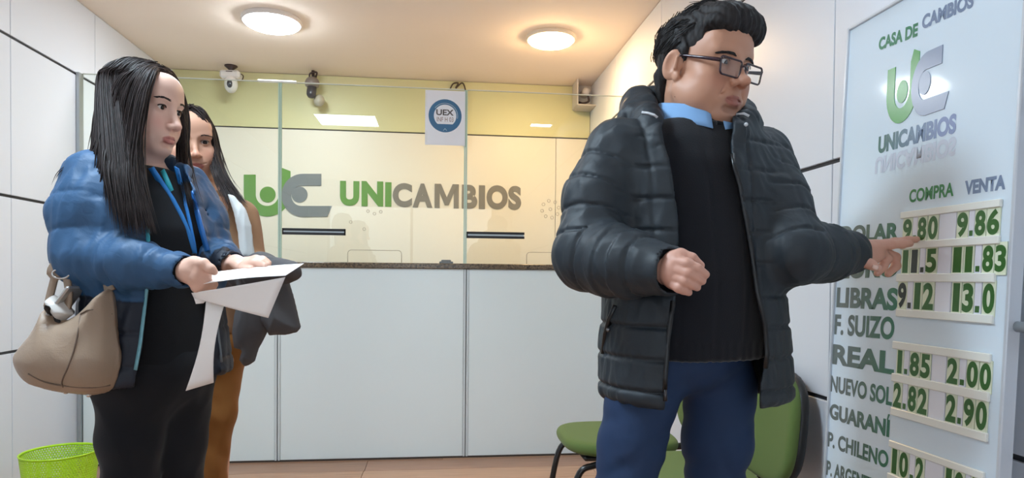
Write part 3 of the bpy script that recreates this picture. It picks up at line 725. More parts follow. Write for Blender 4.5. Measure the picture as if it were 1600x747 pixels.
# ================================================================== smooth solid modelling: distance fields meshed by surface nets
def smin(a, b, k):
    h = np.clip(0.5 + 0.5*(b-a)/k, 0, 1); return b*(1-h) + a*h - k*h*(1-h)
class Sdf:
    def __init__(s): s.p = []; s.post = []; s.extra = 0.0
    def _add(s, fn, c, r, op, k): s.p.append((fn, np.array(c, np.float32), float(r), op, float(k))); return s
    def cap(s, a, b, ra, rb=None, k=0.012, op='u'):
        a = np.array(a, np.float32); b = np.array(b, np.float32); rb = ra if rb is None else rb
        ab = b-a; L2 = float(ab @ ab)+1e-9
        def fn(P):
            q = P-a; t = np.clip((q @ ab)/L2, 0, 1)
            return np.sqrt(((q - t[..., None]*ab)**2).sum(-1)) - (ra + (rb-ra)*t)
        return s._add(fn, (a+b)/2, math.sqrt(L2)/2+max(ra, rb), op, k)
    def chain(s, pts, rs, k=0.012, op='u', k2=None):
        for i in range(len(pts)-1): s.cap(pts[i], pts[i+1], rs[i], rs[i+1], (k if i == 0 else (k2 or 0.006)), op)
        return s
    def ell(s, c, r, R=None, k=0.012, op='u'):
        c = np.array(c, np.float32); r = np.array(r, np.float32); R = np.eye(3, dtype=np.float32) if R is None else np.array(R, np.float32)
        def fn(P):
            q = (P-c) @ R.T
            k0 = np.sqrt(((q/r)**2).sum(-1)); k1 = np.sqrt(((q/(r*r))**2).sum(-1))+1e-9
            return k0*(k0-1)/k1
        return s._add(fn, c, float(r.max()), op, k)
    def quilt(s, pts, rs, period, amp, phase=0.0, k=0.02, sq=1.0, op='u', slim=None):
        """tube along a polyline whose radius swells between stitched rings"""
        pts = [np.array(p, np.float32) for p in pts]; Ls = [0.0]
        for i in range(len(pts)-1): Ls.append(Ls[-1]+float(np.linalg.norm(pts[i+1]-pts[i])))
        def fn(P):
            best = None
            for i in range(len(pts)-1):
                a, ab = pts[i], pts[i+1]-pts[i]; L2 = float(ab @ ab)+1e-9
                q = P-a; t = np.clip((q @ ab)/L2, 0, 1)
                d = np.sqrt(((q - t[..., None]*ab)**2).sum(-1)) - (rs[i]+(rs[i+1]-rs[i])*t)
                L = Ls[i] + t*(Ls[i+1]-Ls[i])
                if best is None: best, bl = d, L
                else:
                    m = d < best; bl = np.where(m, L, bl); best = smin(best, d, 0.03)
            if amp: best = best - amp*(np.minimum(1, np.abs(np.sin(math.pi*(bl/period+phase)))/0.35)**0.7 - 0.8)
            return best
        c = sum(pts)/len(pts); r = max(float(np.linalg.norm(p-c))+rs[i] for i, p in enumerate(pts))+abs(amp)
        return s._add(fn, c, r, op, k)
    def loft(s, secs, ax, ay, k=0.02, n=2.3, op='u', quilt=None, zr=0.02, open_top=False):
        """stack of superellipses: secs = [(z, cx, cy, a, b)], ax/ay = horizontal unit axes"""
        secs = sorted(secs); z = np.array([q[0] for q in secs]); A = np.array(secs)
        ax = np.array(ax, np.float32); ay = np.array(ay, np.float32)
        zf = np.linspace(z[0], z[-1], 200)
        def sm(col):
            y = np.interp(zf, z, A[:, col]); kr = np.hanning(15); kr /= kr.sum()
            return np.convolve(np.pad(y, 7, mode='edge'), kr, 'valid').astype(np.float32)
        T = [sm(i) for i in (1, 2, 3, 4)]
        def fn(P):
            zz = P[..., 2]; cx, cy, a, b = (np.interp(zz, zf, t_) for t_ in T)
            dx = P[..., 0]-cx; dy = P[..., 1]-cy
            x = dx*ax[0]+dy*ax[1]; y = dx*ay[0]+dy*ay[1]
            e = (np.abs(x/a)**n + np.abs(y/b)**n + 1e-12)**(1/n)
            d = (e-1)*np.minimum(a, b)
            if quilt:
                per, amp, ph = quilt; d = d - amp*(np.minimum(1, np.abs(np.sin(math.pi*(zz/per+ph)))/0.35)**0.7 - 0.8)
            dz = np.maximum(z[0]-zz, zz-z[-1])
            return -smin(-d, -dz, zr)
        c = (A[:, 1].mean(), A[:, 2].mean(), (z[0]+z[-1])/2)
        return s._add(fn, c, math.hypot((z[-1]-z[0])/2, A[:, 3:].max()*1.3)+0.05, op, k)
    def pillow(s, poly, o, ex, ey, ez, T, w, k=0.01, p=0.5, op='u'):
        """closed outline (points in the ex/ey plane through o) puffed up to half thickness T along ez within w of the rim"""
        pg = np.array([[(np.array(q)-o) @ ex, (np.array(q)-o) @ ey] for q in poly], np.float32); o = np.array(o, np.float32)
        A = np.array([ex, ey, ez], np.float32)
        def fn(P):
            L = (P-o) @ A.T; x, y = L[..., 0], L[..., 1]; d2 = np.full(x.shape, 9.0, np.float32); ins = np.zeros(x.shape, bool)
            for i in range(len(pg)):
                a, b = pg[i], pg[(i+1) % len(pg)]; e = b-a; L2 = float(e @ e)+1e-12
                t = np.clip(((x-a[0])*e[0]+(y-a[1])*e[1])/L2, 0, 1)
                d2 = np.minimum(d2, (x-a[0]-t*e[0])**2+(y-a[1]-t*e[1])**2)
                if abs(e[1]) > 1e-9: ins ^= ((a[1] > y) != (b[1] > y)) & (x < e[0]*(y-a[1])/e[1]+a[0])
            d2 = np.sqrt(d2); t = np.clip(d2/w, 0, 1)
            th = T*(1-(1-t)**2)**p
            return np.where(ins, np.abs(L[..., 2])-np.minimum(th, d2*3), np.sqrt(d2**2+np.maximum(np.abs(L[..., 2])-0.001, 0)**2)*1.0)
        c = pg.mean(0); r = float(np.sqrt(((pg-c)**2).sum(1)).max())+T
        return s._add(fn, o+c[0]*A[0]+c[1]*A[1], r, op, k)
    def cut(s, fn, c, r, k=0.004): return s._add(fn, c, r, 's', k)
    def _ev(s, P, blocks=None, rad=0.0):
        d = np.full(P.shape[:-1], 9.0, np.float32)
        for fn, c, r, op, k in s.p:
            if blocks is None:
                b = fn(P)
                d = smin(d, b, k) if op == 'u' else -smin(-d, b, k)
            else:
                ii = np.nonzero(((blocks-c)**2).sum(-1) < (r+rad+k+0.012)**2)[0]
                if len(ii) == 0: continue
                b = fn(P[ii]).astype(np.float32); q = d[ii]
                d[ii] = smin(q, b, k) if op == 'u' else -smin(-q, b, k)
        for f in s.post: d = f(P, d)
        return d
    def arrays(s, h, lo=None, hi=None, B=12):
        cs = [(c-r, c+r) for fn, c, r, op, k in s.p if op == 'u']
        l = np.min([q[0] for q in cs], 0)-3*h; u = np.max([q[1] for q in cs], 0)+3*h
        if lo is not None: l = np.maximum(l, lo)
        if hi is not None: u = np.minimum(u, hi)
        l = np.floor(l/h)*h
        sb = B*h; nb = np.ceil((u-l)/sb).astype(int)
        I = np.stack(np.meshgrid(*[np.arange(n) for n in nb], indexing='ij'), -1).reshape(-1, 3)
        ctr = (l + (I+0.5)*sb).astype(np.float32)
        keep = np.zeros(len(I), bool)
        for j in range(0, len(I), 40000):
            dc = s._ev(ctr[j:j+40000]); keep[j:j+40000] = np.abs(dc) < sb*0.87*1.7+0.014+s.extra
        I = I[keep]; ctr = ctr[keep]
        g = np.arange(B+1); G = np.stack(np.meshgrid(g, g, g, indexing='ij'), -1).reshape(-1, 3)
        N = nb*B+2
        keyf = lambda X: (X[..., 0]*N[1]+X[..., 1])*N[2]+X[..., 2]
        VK, VP, QK = [], [], []
        offs = np.array([(a, b, c) for a in (0, 1) for b in (0, 1) for c in (0, 1)])
        edges = [(i, j) for i in range(8) for j in range(8) if i < j and np.abs(offs[i]-offs[j]).sum() == 1]
        for j0 in range(0, len(I), 600):
            Ib, cb = I[j0:j0+600], ctr[j0:j0+600]
            P = (l + (Ib[:, None, :]*B + G[None])*h).astype(np.float32)
            V = s._ev(P, cb, sb*0.87).reshape(len(Ib), B+1, B+1, B+1)
            ins = V < 0
            cnt = sum(ins[:, a:a+B, b:b+B, c:c+B].astype(np.int8) for a, b, c in offs)
            act = np.argwhere((cnt > 0) & (cnt < 8))
            if len(act) == 0: continue
            cv = np.stack([V[act[:, 0], act[:, 1]+a, act[:, 2]+b, act[:, 3]+c] for a, b, c in offs], 1)
            acc = np.zeros((len(act), 3)); n = np.zeros(len(act))
            for i, j in edges:
                va, vb = cv[:, i], cv[:, j]; m = (va < 0) != (vb < 0)
                t = np.where(m, va/np.where(m, va-vb, 1), 0)
                acc += np.where(m[:, None], offs[i] + t[:, None]*(offs[j]-offs[i]), 0); n += m
            cell = Ib[act[:, 0]]*B + act[:, 1:]
            VK.append(keyf(cell)); VP.append(l + (cell + acc/n[:, None])*h)
            for ax in range(3):
                e = [0, 0, 0]; e[ax] = 1
                A0 = ins[:, :B, :B, :B]; A1 = ins[:, e[0]:e[0]+B, e[1]:e[1]+B, e[2]:e[2]+B]
                ed = np.argwhere(A0 != A1)
                if len(ed) == 0: continue
                c0 = Ib[ed[:, 0]]*B + ed[:, 1:]; o1, o2 = (ax+1) % 3, (ax+2) % 3
                d1 = np.zeros(3, int); d1[o1] = 1; d2 = np.zeros(3, int); d2[o2] = 1
                q = np.stack([keyf(c0-d1-d2), keyf(c0-d2), keyf(c0), keyf(c0-d1)], 1)
                fl = A0[ed[:, 0], ed[:, 1], ed[:, 2], ed[:, 3]]
                q[~fl] = q[~fl][:, ::-1]
                QK.append(q)
        K = np.concatenate(VK); P = np.concatenate(VP); Q = np.concatenate(QK)
        o = np.argsort(K); K = K[o]; P = P[o]
        ix = np.clip(np.searchsorted(K, Q), 0, len(K)-1); ok = (K[ix] == Q).all(1)
        return P, ix[ok]
def np_mesh(name, P, Q, cols=None):
    me = bpy.data.meshes.new(name); n = len(P); f = len(Q)
    me.vertices.add(n); me.vertices.foreach_set('co', np.ascontiguousarray(P, np.float32).reshape(-1))
    me.loops.add(f*4); me.loops.foreach_set('vertex_index', np.ascontiguousarray(Q, np.int32).reshape(-1))
    me.polygons.add(f); me.polygons.foreach_set('loop_start', np.arange(f, dtype=np.int32)*4)
    me.polygons.foreach_set('loop_total', np.full(f, 4, np.int32)); me.polygons.foreach_set('use_smooth', np.ones(f, bool))
    me.update(calc_edges=True)
    if cols is not None:
        a = me.color_attributes.new('Col', 'FLOAT_COLOR', 'POINT')
        c4 = np.ones((n, 4), np.float32); c4[:, :3] = cols; a.data.foreach_set('color', c4.reshape(-1))
    return me
def join_arr(parts):
    P, Q, o = [], [], 0
    for p, q in parts: P.append(p); Q.append(q+o); o += len(p)
    return np.concatenate(P), np.concatenate(Q)
def wave(P, f, seed=0, n=5):
    """cheap smooth noise, about -1..1"""
    r = np.random.RandomState(seed); out = 0
    for i in range(n):
        k = r.normal(size=3)*f; out = out + np.sin(P[..., 0]*k[0]+P[..., 1]*k[1]+P[..., 2]*k[2]+r.rand()*6.28)
    return (out/n**0.5*0.8).astype(np.float32)
def hz(v): v = np.array([v[0], v[1], 0.0]); return v/np.linalg.norm(v)
RH, FH = hz(RT), hz(FW)
def face_frame(th, pitch=0.0, roll=0.0, at=None):
    """th = degrees turned towards image right; 0 faces along the camera axis, or the viewer if `at` is given; rows: lateral, forward, up"""
    t, p, r = (math.radians(k) for k in (th, pitch, roll))
    if at is not None:
        q = np.array(at) - CAM; a, b = q @ RH, q @ FH; t -= math.atan2(a, b); p -= math.atan2(q[2], math.hypot(a, b))*math.cos(math.radians(th))
    x = RH*math.cos(t) + FH*math.sin(t); y = RH*math.sin(t) - FH*math.cos(t); z = np.array([0, 0, 1.0])
    y2 = y*math.cos(p) + z*math.sin(p); z2 = -y*math.sin(p) + z*math.cos(p)
    x3 = x*math.cos(r) + z2*math.sin(r); z3 = -x*math.sin(r) + z2*math.cos(r)
    return np.array([x3, y2, z3])
def uv_of(P):
    q = P - CAM.astype(np.float32); z = q @ FW.astype(np.float32)
    return 800 + F*(q @ RT.astype(np.float32))/z, CY - F*(q @ UP.astype(np.float32))/z
# ================================================================== people: shared builders
class Head:
    def __init__(s, o, R, sc): s.o = np.array(o, float); s.R = np.array(R, float); s.s = sc
    def T(s, p): return s.o + s.s*(np.array(p, float) @ s.R)
    def inv(s, P): return ((P - s.o) @ s.R.T)/s.s
def head_sdf(S_, hd, male=False, full=0.0, smile=0.0, lid=0.0052, mouth_open=0.0, ears=True, nz=0.0, mz=0.0, cr=(0.075, 0.094, 0.084), lp=1.0, ns=1.0):
    T, sc, R = hd.T, hd.s, hd.R
    E = lambda c, r, k=0.012, op='u', Rl=None: S_.ell(T(c), np.array(r)*sc, R if Rl is None else Rl @ R, k*sc, op)
    K = lambda a, b, ra, rb, k=0.010, op='u': S_.cap(T(a), T(b), ra*sc, rb*sc, k*sc, op)
    E((0, 0.074-cr[1], 0.030), cr)
    E((0, 0.030, -0.022), (0.064, 0.056, 0.082), 0.03)
    E((0, 0.026, -0.066), (0.055+0.008*full, 0.056, 0.046+0.004*full), 0.025)
    E((0, 0.060, 0.045), (0.055, 0.026, 0.040), 0.03)                       # forehead
    w = 0.060 if male else 0.054
    for sx in (-1, 1):
        K((sx*w, -0.004, -0.052), (sx*0.020, 0.066, -0.100), 0.015+0.005*full, 0.014, 0.025)
        E((sx*0.046, 0.052, -0.030), (0.020, 0.022, 0.017), 0.022)          # cheekbone
        E((sx*0.036, 0.058, -0.056), (0.022, 0.020, 0.024), 0.025)          # cheek
        if full: E((sx*0.050, 0.022, -0.072), (0.020+0.006*full, 0.032, 0.028), 0.03)
    S_.ell(T((0, 0.071, -0.101)), np.array((0.020 if male else 0.015, 0.014, 0.013))*sc, R, 0.02*sc)    # chin
    for sx in (-1, 1):                                                       # brow and eye sockets
        K((sx*0.044, 0.068, 0.020), (sx*0.014, 0.080, 0.014), 0.008, 0.007 if male else 0.005, 0.018)
        E((sx*0.032, 0.094, 0.000), (0.020, 0.017, 0.0125), 0.014, 's')
        E((sx*0.0315, 0.0695, -0.001), (0.0150, 0.0145, 0.0138), 0.006)      # lids around the eyeball
    # nose
    K((0, 0.080, 0.010), (0, 0.101, -0.034+nz), 0.0065, 0.0090, 0.012)
    E((0, 0.106+0.03*(ns-1), -0.040+nz), np.array((0.0105, 0.0105, 0.0095))*ns, 0.008)
    for sx in (-1, 1): E((sx*0.0125*ns, 0.094, -0.0435+nz), np.array((0.0075, 0.010, 0.0075))*ns, 0.006)
    for sx in (-1, 1): E((sx*0.006, 0.1005, -0.0525+nz), (0.0036, 0.0050, 0.0035), 0.003, 's')
    # mouth
    E((0, 0.076, -0.072), (0.028, 0.016, 0.020), 0.015)
    z = -0.0735+mz; m = 0.0245 + 0.004*smile; zc = z + 0.004*smile; yc = 0.0800
    for sx in (-1, 1):
        K((sx*m, yc, zc), (sx*0.007, 0.0915, z+0.0040), 0.0028*lp, 0.0050*lp, 0.004)
        K((sx*m*0.92, yc+0.001, zc-0.001), (sx*0.006, 0.0905, z-0.0068), 0.0028*lp, 0.0062*lp, 0.004)
    K((-0.007, 0.0915, z+0.0036), (0.007, 0.0915, z+0.0036), 0.0048*lp, 0.0048*lp, 0.003)
    K((-0.006, 0.0905, z-0.0070), (0.006, 0.0905, z-0.0070), 0.0062*lp, 0.0062*lp, 0.003)
    for sx in (-1, 1): K((sx*(m+0.001), yc+0.004, zc), (0, 0.0985, z-0.0008), 0.0012, 0.0013+mouth_open, 0.0025, 's')
    K((-0.016, 0.086, -0.0895), (0.016, 0.086, -0.0895), 0.004, 0.004, 0.010, 's')
    if male:
        for sx in (-1, 1): K((sx*0.021, 0.0925, -0.046+nz), (sx*(m+0.009), 0.0765, zc+0.002), 0.0010, 0.0006, 0.010, 's')       # fold beside the nose
    # eye openings
    for sx in (-1, 1):
        E((sx*0.0315, 0.088, -0.0012), (0.0142, 0.018, lid), 0.002, 's')
    if ears:
        for sx in (-1, 1):
            Rl = np.array([[math.cos(0.45), sx*math.sin(0.45), 0], [-sx*math.sin(0.45), math.cos(0.45), 0], [0, 0, 1.0]])
            Rt = Rl @ np.array([[1, 0, 0], [0, math.cos(0.2), -math.sin(0.2)], [0, math.sin(0.2), math.cos(0.2)]])
            c = (sx*0.081, -0.014, -0.008)
            E(c, (0.0065, 0.0205, 0.031), 0.006, 'u', Rt)
            E((sx*0.0885, -0.012, -0.005), (0.0060, 0.0115, 0.020), 0.003, 's', Rt)
            E((sx*0.0775, -0.002, -0.031), (0.005, 0.008, 0.010), 0.006)
            K((sx*0.084, 0.0, 0.004), (sx*0.084, -0.002, -0.016), 0.0030, 0.0036, 0.004)
    return S_
def skin_cols(P, hd, base, lip, blush, beard=None, mz=0.0):
    """the skin's own pigment: lips, cheeks, shaved chin"""
    L = hd.inv(P); c = np.tile(np.array(lin(base)), (len(P), 1)); x, y, z = L.T
    def mixin(c, w, col): return c*(1-w[:, None]) + np.array(lin(col))*w[:, None]
    for sx in (-1, 1):
        w = np.exp(-(((x-sx*0.042)/0.020)**2 + ((z+0.040)/0.018)**2))*(y > 0.02)*0.45; c = mixin(c, w, blush)
    w = np.exp(-((x/0.014)**2 + ((z+0.040)/0.014)**2))*(y > 0.085)*0.35; c = mixin(c, w, blush)
    if beard is not None:
        w = np.clip(1-((x/0.045)**2 + ((z+0.088)/0.034)**2), 0, 1)*(y > 0.03)*0.55; c = mixin(c, w, beard)
    w = np.clip((1.0-((x/0.0265)**2 + ((z+0.0764-mz)/0.0112)**2))*3.0, 0, 1)*(y > 0.074); c = mixin(c, w*0.85, lip)
    w = np.clip((1-(((np.abs(x)-0.0315)/0.0175)**2+((z+0.0005)/0.0100)**2))*2, 0, 1)*(y > 0.05); c = mixin(c, w*0.25, (120, 78, 66))
    return c
EYEW = mat('eye_white', (226, 220, 214), 0.15, spec=0.6, coat=0.5); IRIS = mat('eye_iris', (36, 22, 16), 0.15, spec=0.4, coat=0.15)
def eyes(hd, parent, look=(0, 0)):
    for sx in (-1, 1):
        c = hd.T((sx*0.0315, 0.0695, -0.001)); r = 0.0128*hd.s
        f = np.array([math.sin(look[0])*math.cos(look[1]), math.cos(look[0])*math.cos(look[1]), math.sin(look[1])]) @ hd.R
        e = MB().lathe([(r*math.sin(a), r*math.cos(a)) for a in np.linspace(0.03, 3.1, 16)], c, f, n=24).build('eyeball', EYEW, parent)
        MB().lathe([(r*1.012*math.sin(a), r*1.012*math.cos(a)) for a in np.linspace(0.02, 0.58, 6)], c, f, n=24).build('iris', IRIS, e)
def brows(hd, parent, m, thick=0.0016, arch=0.005, n=70, inner=0.012, zb=0.021, seed=0):
    r = random.Random(seed)
    for sx in (-1, 1):
        q = MB()
        for i in range(n):
            t = i/n; x = inner + t*0.040 + r.uniform(-0.001, 0.001)
            z = zb + arch*math.sin(t*2.4) - 0.004*t*t + r.uniform(-1, 1)*0.0022*(1-0.6*t)
            y = 0.0895 - 18*max(0, x-0.012)**2*0.45
            a = hd.T((sx*x, y, z)); b = hd.T((sx*(x+0.007), y-0.0016-0.25*(x-0.012)*0.1, z+0.0022*(1-1.6*t)))
            q.tube([a, (a+b)/2+hd.R[1]*0.0006, b], [thick*0.6, thick*0.7, thick*0.2], 4)
        q.build('eyebrow', m, parent)['kind'] = 'stuff'
def strands(name, locks, m, parent, seed=0, seg=4):
    """locks: list of dict(g=[guide, guide..], n=count, r=radius, jit=, tip=) where each guide is a list of points"""
    r = np.random.RandomState(seed); V, Fq = [], []; off = 0
    for lk in locks:
        G = np.array([catmull(g, 5) for g in lk['g']], float)             # (ng, np, 3)
        ng, npt = G.shape[:2]
        for i in range(lk['n']):
            s_ = r.rand()*(ng-1); a = min(int(s_), ng-2) if ng > 1 else 0; f = s_-a
            c = G[a]*(1-f) + G[min(a+1, ng-1)]*f
            t = np.linspace(0, 1, npt)[:, None]
            j0, j1 = r.normal(size=3), r.normal(size=3)
            c = c + lk['jit']*((1-t)*j0*lk.get('j0', 0.4) + t*j1) + lk.get('wav', 0.0)*np.sin(t*(5+3*r.rand())+r.rand()*6.28)*r.normal(size=3)
            end = 1 - lk.get('ragged', 0.15)*r.rand()
            m_ = max(4, int(npt*end)); c = c[:m_]
            rad = lk['r']*(0.6+0.8*r.rand())*np.clip(np.minimum(1, (1-np.linspace(0, 1, m_))*4+0.12), 0, 1)
            tg = np.gradient(c, axis=0); tg /= np.linalg.norm(tg, axis=1, keepdims=True)+1e-12
            nn = np.cross(tg, np.array([0.31, 0.95, 0.05])); nn /= np.linalg.norm(nn, axis=1, keepdims=True)+1e-9
            bb = np.cross(tg, nn); ph = r.rand()*6.28
            ring = [c + rad[:, None]*(math.cos(ph+6.2832*k/seg)*nn*1.0 + math.sin(ph+6.2832*k/seg)*bb) for k in range(seg)]
            V.append(np.stack(ring, 1).reshape(-1, 3))
            I = np.arange(m_-1)[:, None]*seg + np.arange(seg)[None]; J = np.arange(m_-1)[:, None]*seg + (np.arange(seg)[None]+1) % seg
            Fq.append(np.stack([I, J, J+seg, I+seg], -1).reshape(-1, 4)+off); off += m_*seg
    return obj(name, np_mesh(name, np.concatenate(V), np.concatenate(Fq)), m, parent)
def hairmat(name, c, rough=0.32):
    m = mat(name, c, rough, spec=0.25)
    nt = m.node_tree; N = nt.nodes; L = nt.links
    tc = N.new('ShaderNodeTexCoord'); mp = N.new('ShaderNodeMapping'); mp.inputs['Scale'].default_value = (160, 160, 9)
    nz = N.new('ShaderNodeTexNoise'); nz.inputs['Scale'].default_value = 1.0; nz.inputs['Detail'].default_value = 3
    L.new(tc.outputs['Object'], mp.inputs[0]); L.new(mp.outputs[0], nz.inputs['Vector'])
    cr = N.new('ShaderNodeValToRGB'); k = np.array(lin(c))
    cr.color_ramp.elements[0].position = 0.3; cr.color_ramp.elements[0].color = (*(k*0.5), 1); cr.color_ramp.elements[1].position = 0.75; cr.color_ramp.elements[1].color = (*(k*1.8), 1)
    L.new(nz.outputs['Fac'], cr.inputs[0]); L.new(cr.outputs[0], N['Principled BSDF'].inputs['Base Color'])
    return m
def fabric(name, c, rough=0.8, spec=0.3, scale=900, strength=0.25, sheen=0.0, wr=None, coat=0.0):
    """woven cloth with fine weave and, if wr, softer creases"""
    m = mat(name, c, rough, spec=spec, sheen=sheen, coat=coat)
    nt = m.node_tree; N = nt.nodes; L = nt.links
    tc = N.new('ShaderNodeTexCoord'); nz = N.new('ShaderNodeTexNoise'); nz.inputs['Scale'].default_value = scale
    L.new(tc.outputs['Object'], nz.inputs['Vector'])
    bp = N.new('ShaderNodeBump'); bp.inputs['Strength'].default_value = strength; bp.inputs['Distance'].default_value = 0.001
    L.new(nz.outputs['Fac'], bp.inputs['Height']); last = bp
    if wr:
        n2 = N.new('ShaderNodeTexNoise'); n2.inputs['Scale'].default_value = wr[0]; n2.inputs['Detail'].default_value = 4; n2.inputs['Distortion'].default_value = 1.2
        L.new(tc.outputs['Object'], n2.inputs['Vector'])
        b2 = N.new('ShaderNodeBump'); b2.inputs['Strength'].default_value = wr[1]; b2.inputs['Distance'].default_value = wr[2]
        L.new(n2.outputs['Fac'], b2.inputs['Height']); L.new(bp.outputs[0], b2.inputs['Normal']); last = b2
    L.new(last.outputs[0], N['Principled BSDF'].inputs['Normal'])
    return m
def shoe(parent, ankle, fwd, m, L=0.26):
    """leather shoe standing on the floor below the ankle"""
    f = hz(fwd); s_ = np.array([f[1], -f[0], 0]); a = np.array([ankle[0], ankle[1], 0.0]); q = Sdf()
    Rr = np.array([s_, f, [0, 0, 1.0]])
    q.ell(a+f*0.00+np.array([0, 0, 0.045]), (0.040, 0.060, 0.055), Rr, 0.02)
    q.ell(a+f*0.10+np.array([0, 0, 0.030]), (0.046, 0.085, 0.036), Rr, 0.03)
    q.ell(a+f*0.15+np.array([0, 0, 0.026]), (0.043, 0.050, 0.028), Rr, 0.03)
    q.cap(a+np.array([0, 0, 0.06]), a+np.array([0, 0, 0.11]), 0.042, 0.042, 0.02)
    q.post.append(lambda P, d: np.maximum(d, 0.004-P[..., 2]))
    P, Q = q.arrays(0.006); o = obj('shoe', np_mesh('shoe', P, Q), m, parent)
    sol = [(s_*x+f*y) for x, y in [(-0.038, -0.05), (0.038, -0.05), (0.046, 0.05), (0.046, 0.12), (0.03, 0.185), (-0.03, 0.185), (-0.046, 0.12), (-0.046, 0.05)]]
    MB().poly([a+k for k in sol], (0, 0, 1), 0.012).build('sole', BLACK, o)
    return o
# ================================================================== man pointing at the board
SKIN_M = mat('skin_tan', attr='Col', rough=0.48, spec=0.4, bump=(420, 0.12, 0.0008))
def zv(u, v, d): return float(px(u, v, d)[2])
DM = 1.47
man = thing('person', 'man in a black quilted jacket and glasses pointing at the rate board', 'person', (*px(1075, 700, DM)[:2], 0))
mh = Head(px(1102, 107, 1.46), face_frame(48, 2, -2, px(1101, 106, 1.46)), 1.07)
# ---- body: head, neck, chest, arms and hands as one surface
hs = Sdf(); head_sdf(hs, mh, male=True, full=0.2, lp=0.72, ns=1.12, lid=0.0046, mouth_open=0.0010, nz=0.005, mz=0.004)
hs.cap(mh.T((0, -0.028, -0.055)), px(1080, 205, 1.50), 0.060, 0.064, 0.02)
hs.ell(mh.T((0, 0.018, -0.098)), (0.040, 0.045, 0.024), mh.R, 0.03)
P1, Q1 = hs.arrays(0.0018)
bs = Sdf()
sh_l, sh_r = px(962, 240, 1.42), px(1188, 250, 1.53)
el_l, wr_l = px(917, 405, 1.36), px(1042, 423, 1.195)
el_r, wr_r = px(1240, 396, 1.36), px(1326, 402, 1.50)
bs.cap(px(1080, 190, 1.495), px(1080, 240, 1.50), 0.066, 0.060, 0.03)
bs.cap(sh_l, sh_r, 0.06, 0.06, 0.03); bs.cap(px(1075, 290, 1.49), px(1070, 520, 1.48), 0.085, 0.085, 0.05)
bs.chain([sh_l, el_l, wr_l], [0.045, 0.038, 0.028], 0.02); bs.chain([sh_r, el_r, wr_r], [0.045, 0.038, 0.028], 0.02)
bs.chain([px(1012, 580, 1.44), px(975, 835, 1.42), px(955, 1050, 1.42)], [0.045, 0.036, 0.032], 0.008)
bs.chain([px(1122, 580, 1.50), px(1117, 835, 1.50), px(1112, 1060, 1.52)], [0.045, 0.036, 0.032], 0.008)
P2, Q2 = bs.arrays(0.008)
# half-closed right hand in front of the belly
hl = Sdf(); p = px
hl.cap(wr_l, p(1050, 424, 1.185), 0.026, 0.028, 0.01)
hl.ell(p(1056, 423, 1.180), (0.024, 0.024, 0.036), np.array([RH, FH, [0, 0, 1.0]]), 0.010)
hl.chain([p(1058, 409, 1.165), p(1074, 412, 1.150), p(1089, 420, 1.147), p(1102, 429, 1.150)], [0.0112, 0.0104, 0.0095, 0.0078], 0.004, k2=0.004)        # index
hl.chain([p(1060, 422, 1.160), p(1075, 427, 1.147), p(1087, 433, 1.148), p(1097, 439, 1.153)], [0.0108, 0.0100, 0.0090, 0.0075], 0.0025, k2=0.004)       # middle
hl.chain([p(1058, 434, 1.162), p(1070, 439, 1.150), p(1080, 444, 1.152), p(1089, 449, 1.158)], [0.0104, 0.0096, 0.0086, 0.0072], 0.0025, k2=0.004)       # ring
hl.chain([p(1053, 445, 1.166), p(1061, 450, 1.156), p(1068, 453, 1.158), p(1076, 457, 1.164)], [0.0096, 0.0088, 0.0080, 0.0067], 0.0025, k2=0.004)       # little
hl.chain([p(1050, 404, 1.180), p(1064, 398, 1.174), p(1081, 404, 1.168), p(1094, 415, 1.168)], [0.0135, 0.0115, 0.0100, 0.0082], 0.008, k2=0.004)   # thumb
P3, Q3 = hl.arrays(0.0018)
# pointing left hand
hr = Sdf()
hr.cap(wr_r, p(1336, 400, 1.503), 0.029, 0.030, 0.01)
hr.chain([p(1332, 396, 1.500), p(1352, 389, 1.509), p(1368, 386, 1.515)], [0.028, 0.022, 0.017], 0.012)
hr.chain([p(1345, 404, 1.509), p(1366, 398, 1.522), p(1376, 396, 1.531)], [0.024, 0.020, 0.015], 0.012)
hr.chain([p(1366, 384, 1.512), p(1392, 382, 1.512), p(1410, 381.5, 1.519), p(1422, 381, 1.522)], [0.0125, 0.0108, 0.0095, 0.0075], 0.007)   # index
hr.chain([p(1370, 383, 1.528), p(1398, 379, 1.532), p(1418, 376, 1.537), p(1432, 374, 1.538)], [0.0125, 0.0110, 0.0096, 0.0076], 0.006)    # middle
hr.chain([p(1374, 394, 1.534), p(1386, 404, 1.537), p(1379, 418, 1.531), p(1371, 427, 1.528)], [0.0125, 0.0112, 0.0098, 0.0080], 0.006)    # ring
hr.chain([p(1380, 392, 1.546), p(1399, 402, 1.553), p(1400, 416, 1.550), p(1388, 428, 1.543)], [0.0115, 0.0108, 0.0098, 0.0082], 0.006)    # little
hr.chain([p(1334, 404, 1.475), p(1348, 408, 1.454), p(1360, 413, 1.448), p(1371, 419, 1.448)], [0.0165, 0.0130, 0.0112, 0.0090], 0.008)    # thumb
P4, Q4 = hr.arrays(0.0018)
P, Q = join_arr([(P1, Q1), (P2, Q2), (P3, Q3), (P4, Q4)])
cols = skin_cols(P, mh, (196, 146, 120), (160, 98, 88), (190, 120, 98), (146, 112, 98), mz=0.004)
far = np.linalg.norm(P-mh.o, axis=1) > 0.25
cols[far] = lin((206, 156, 138))
body = obj('body', np_mesh('body', P, Q, cols), SKIN_M, man)
NAIL = mat('fingernail', (226, 190, 176), 0.25, spec=0.5)
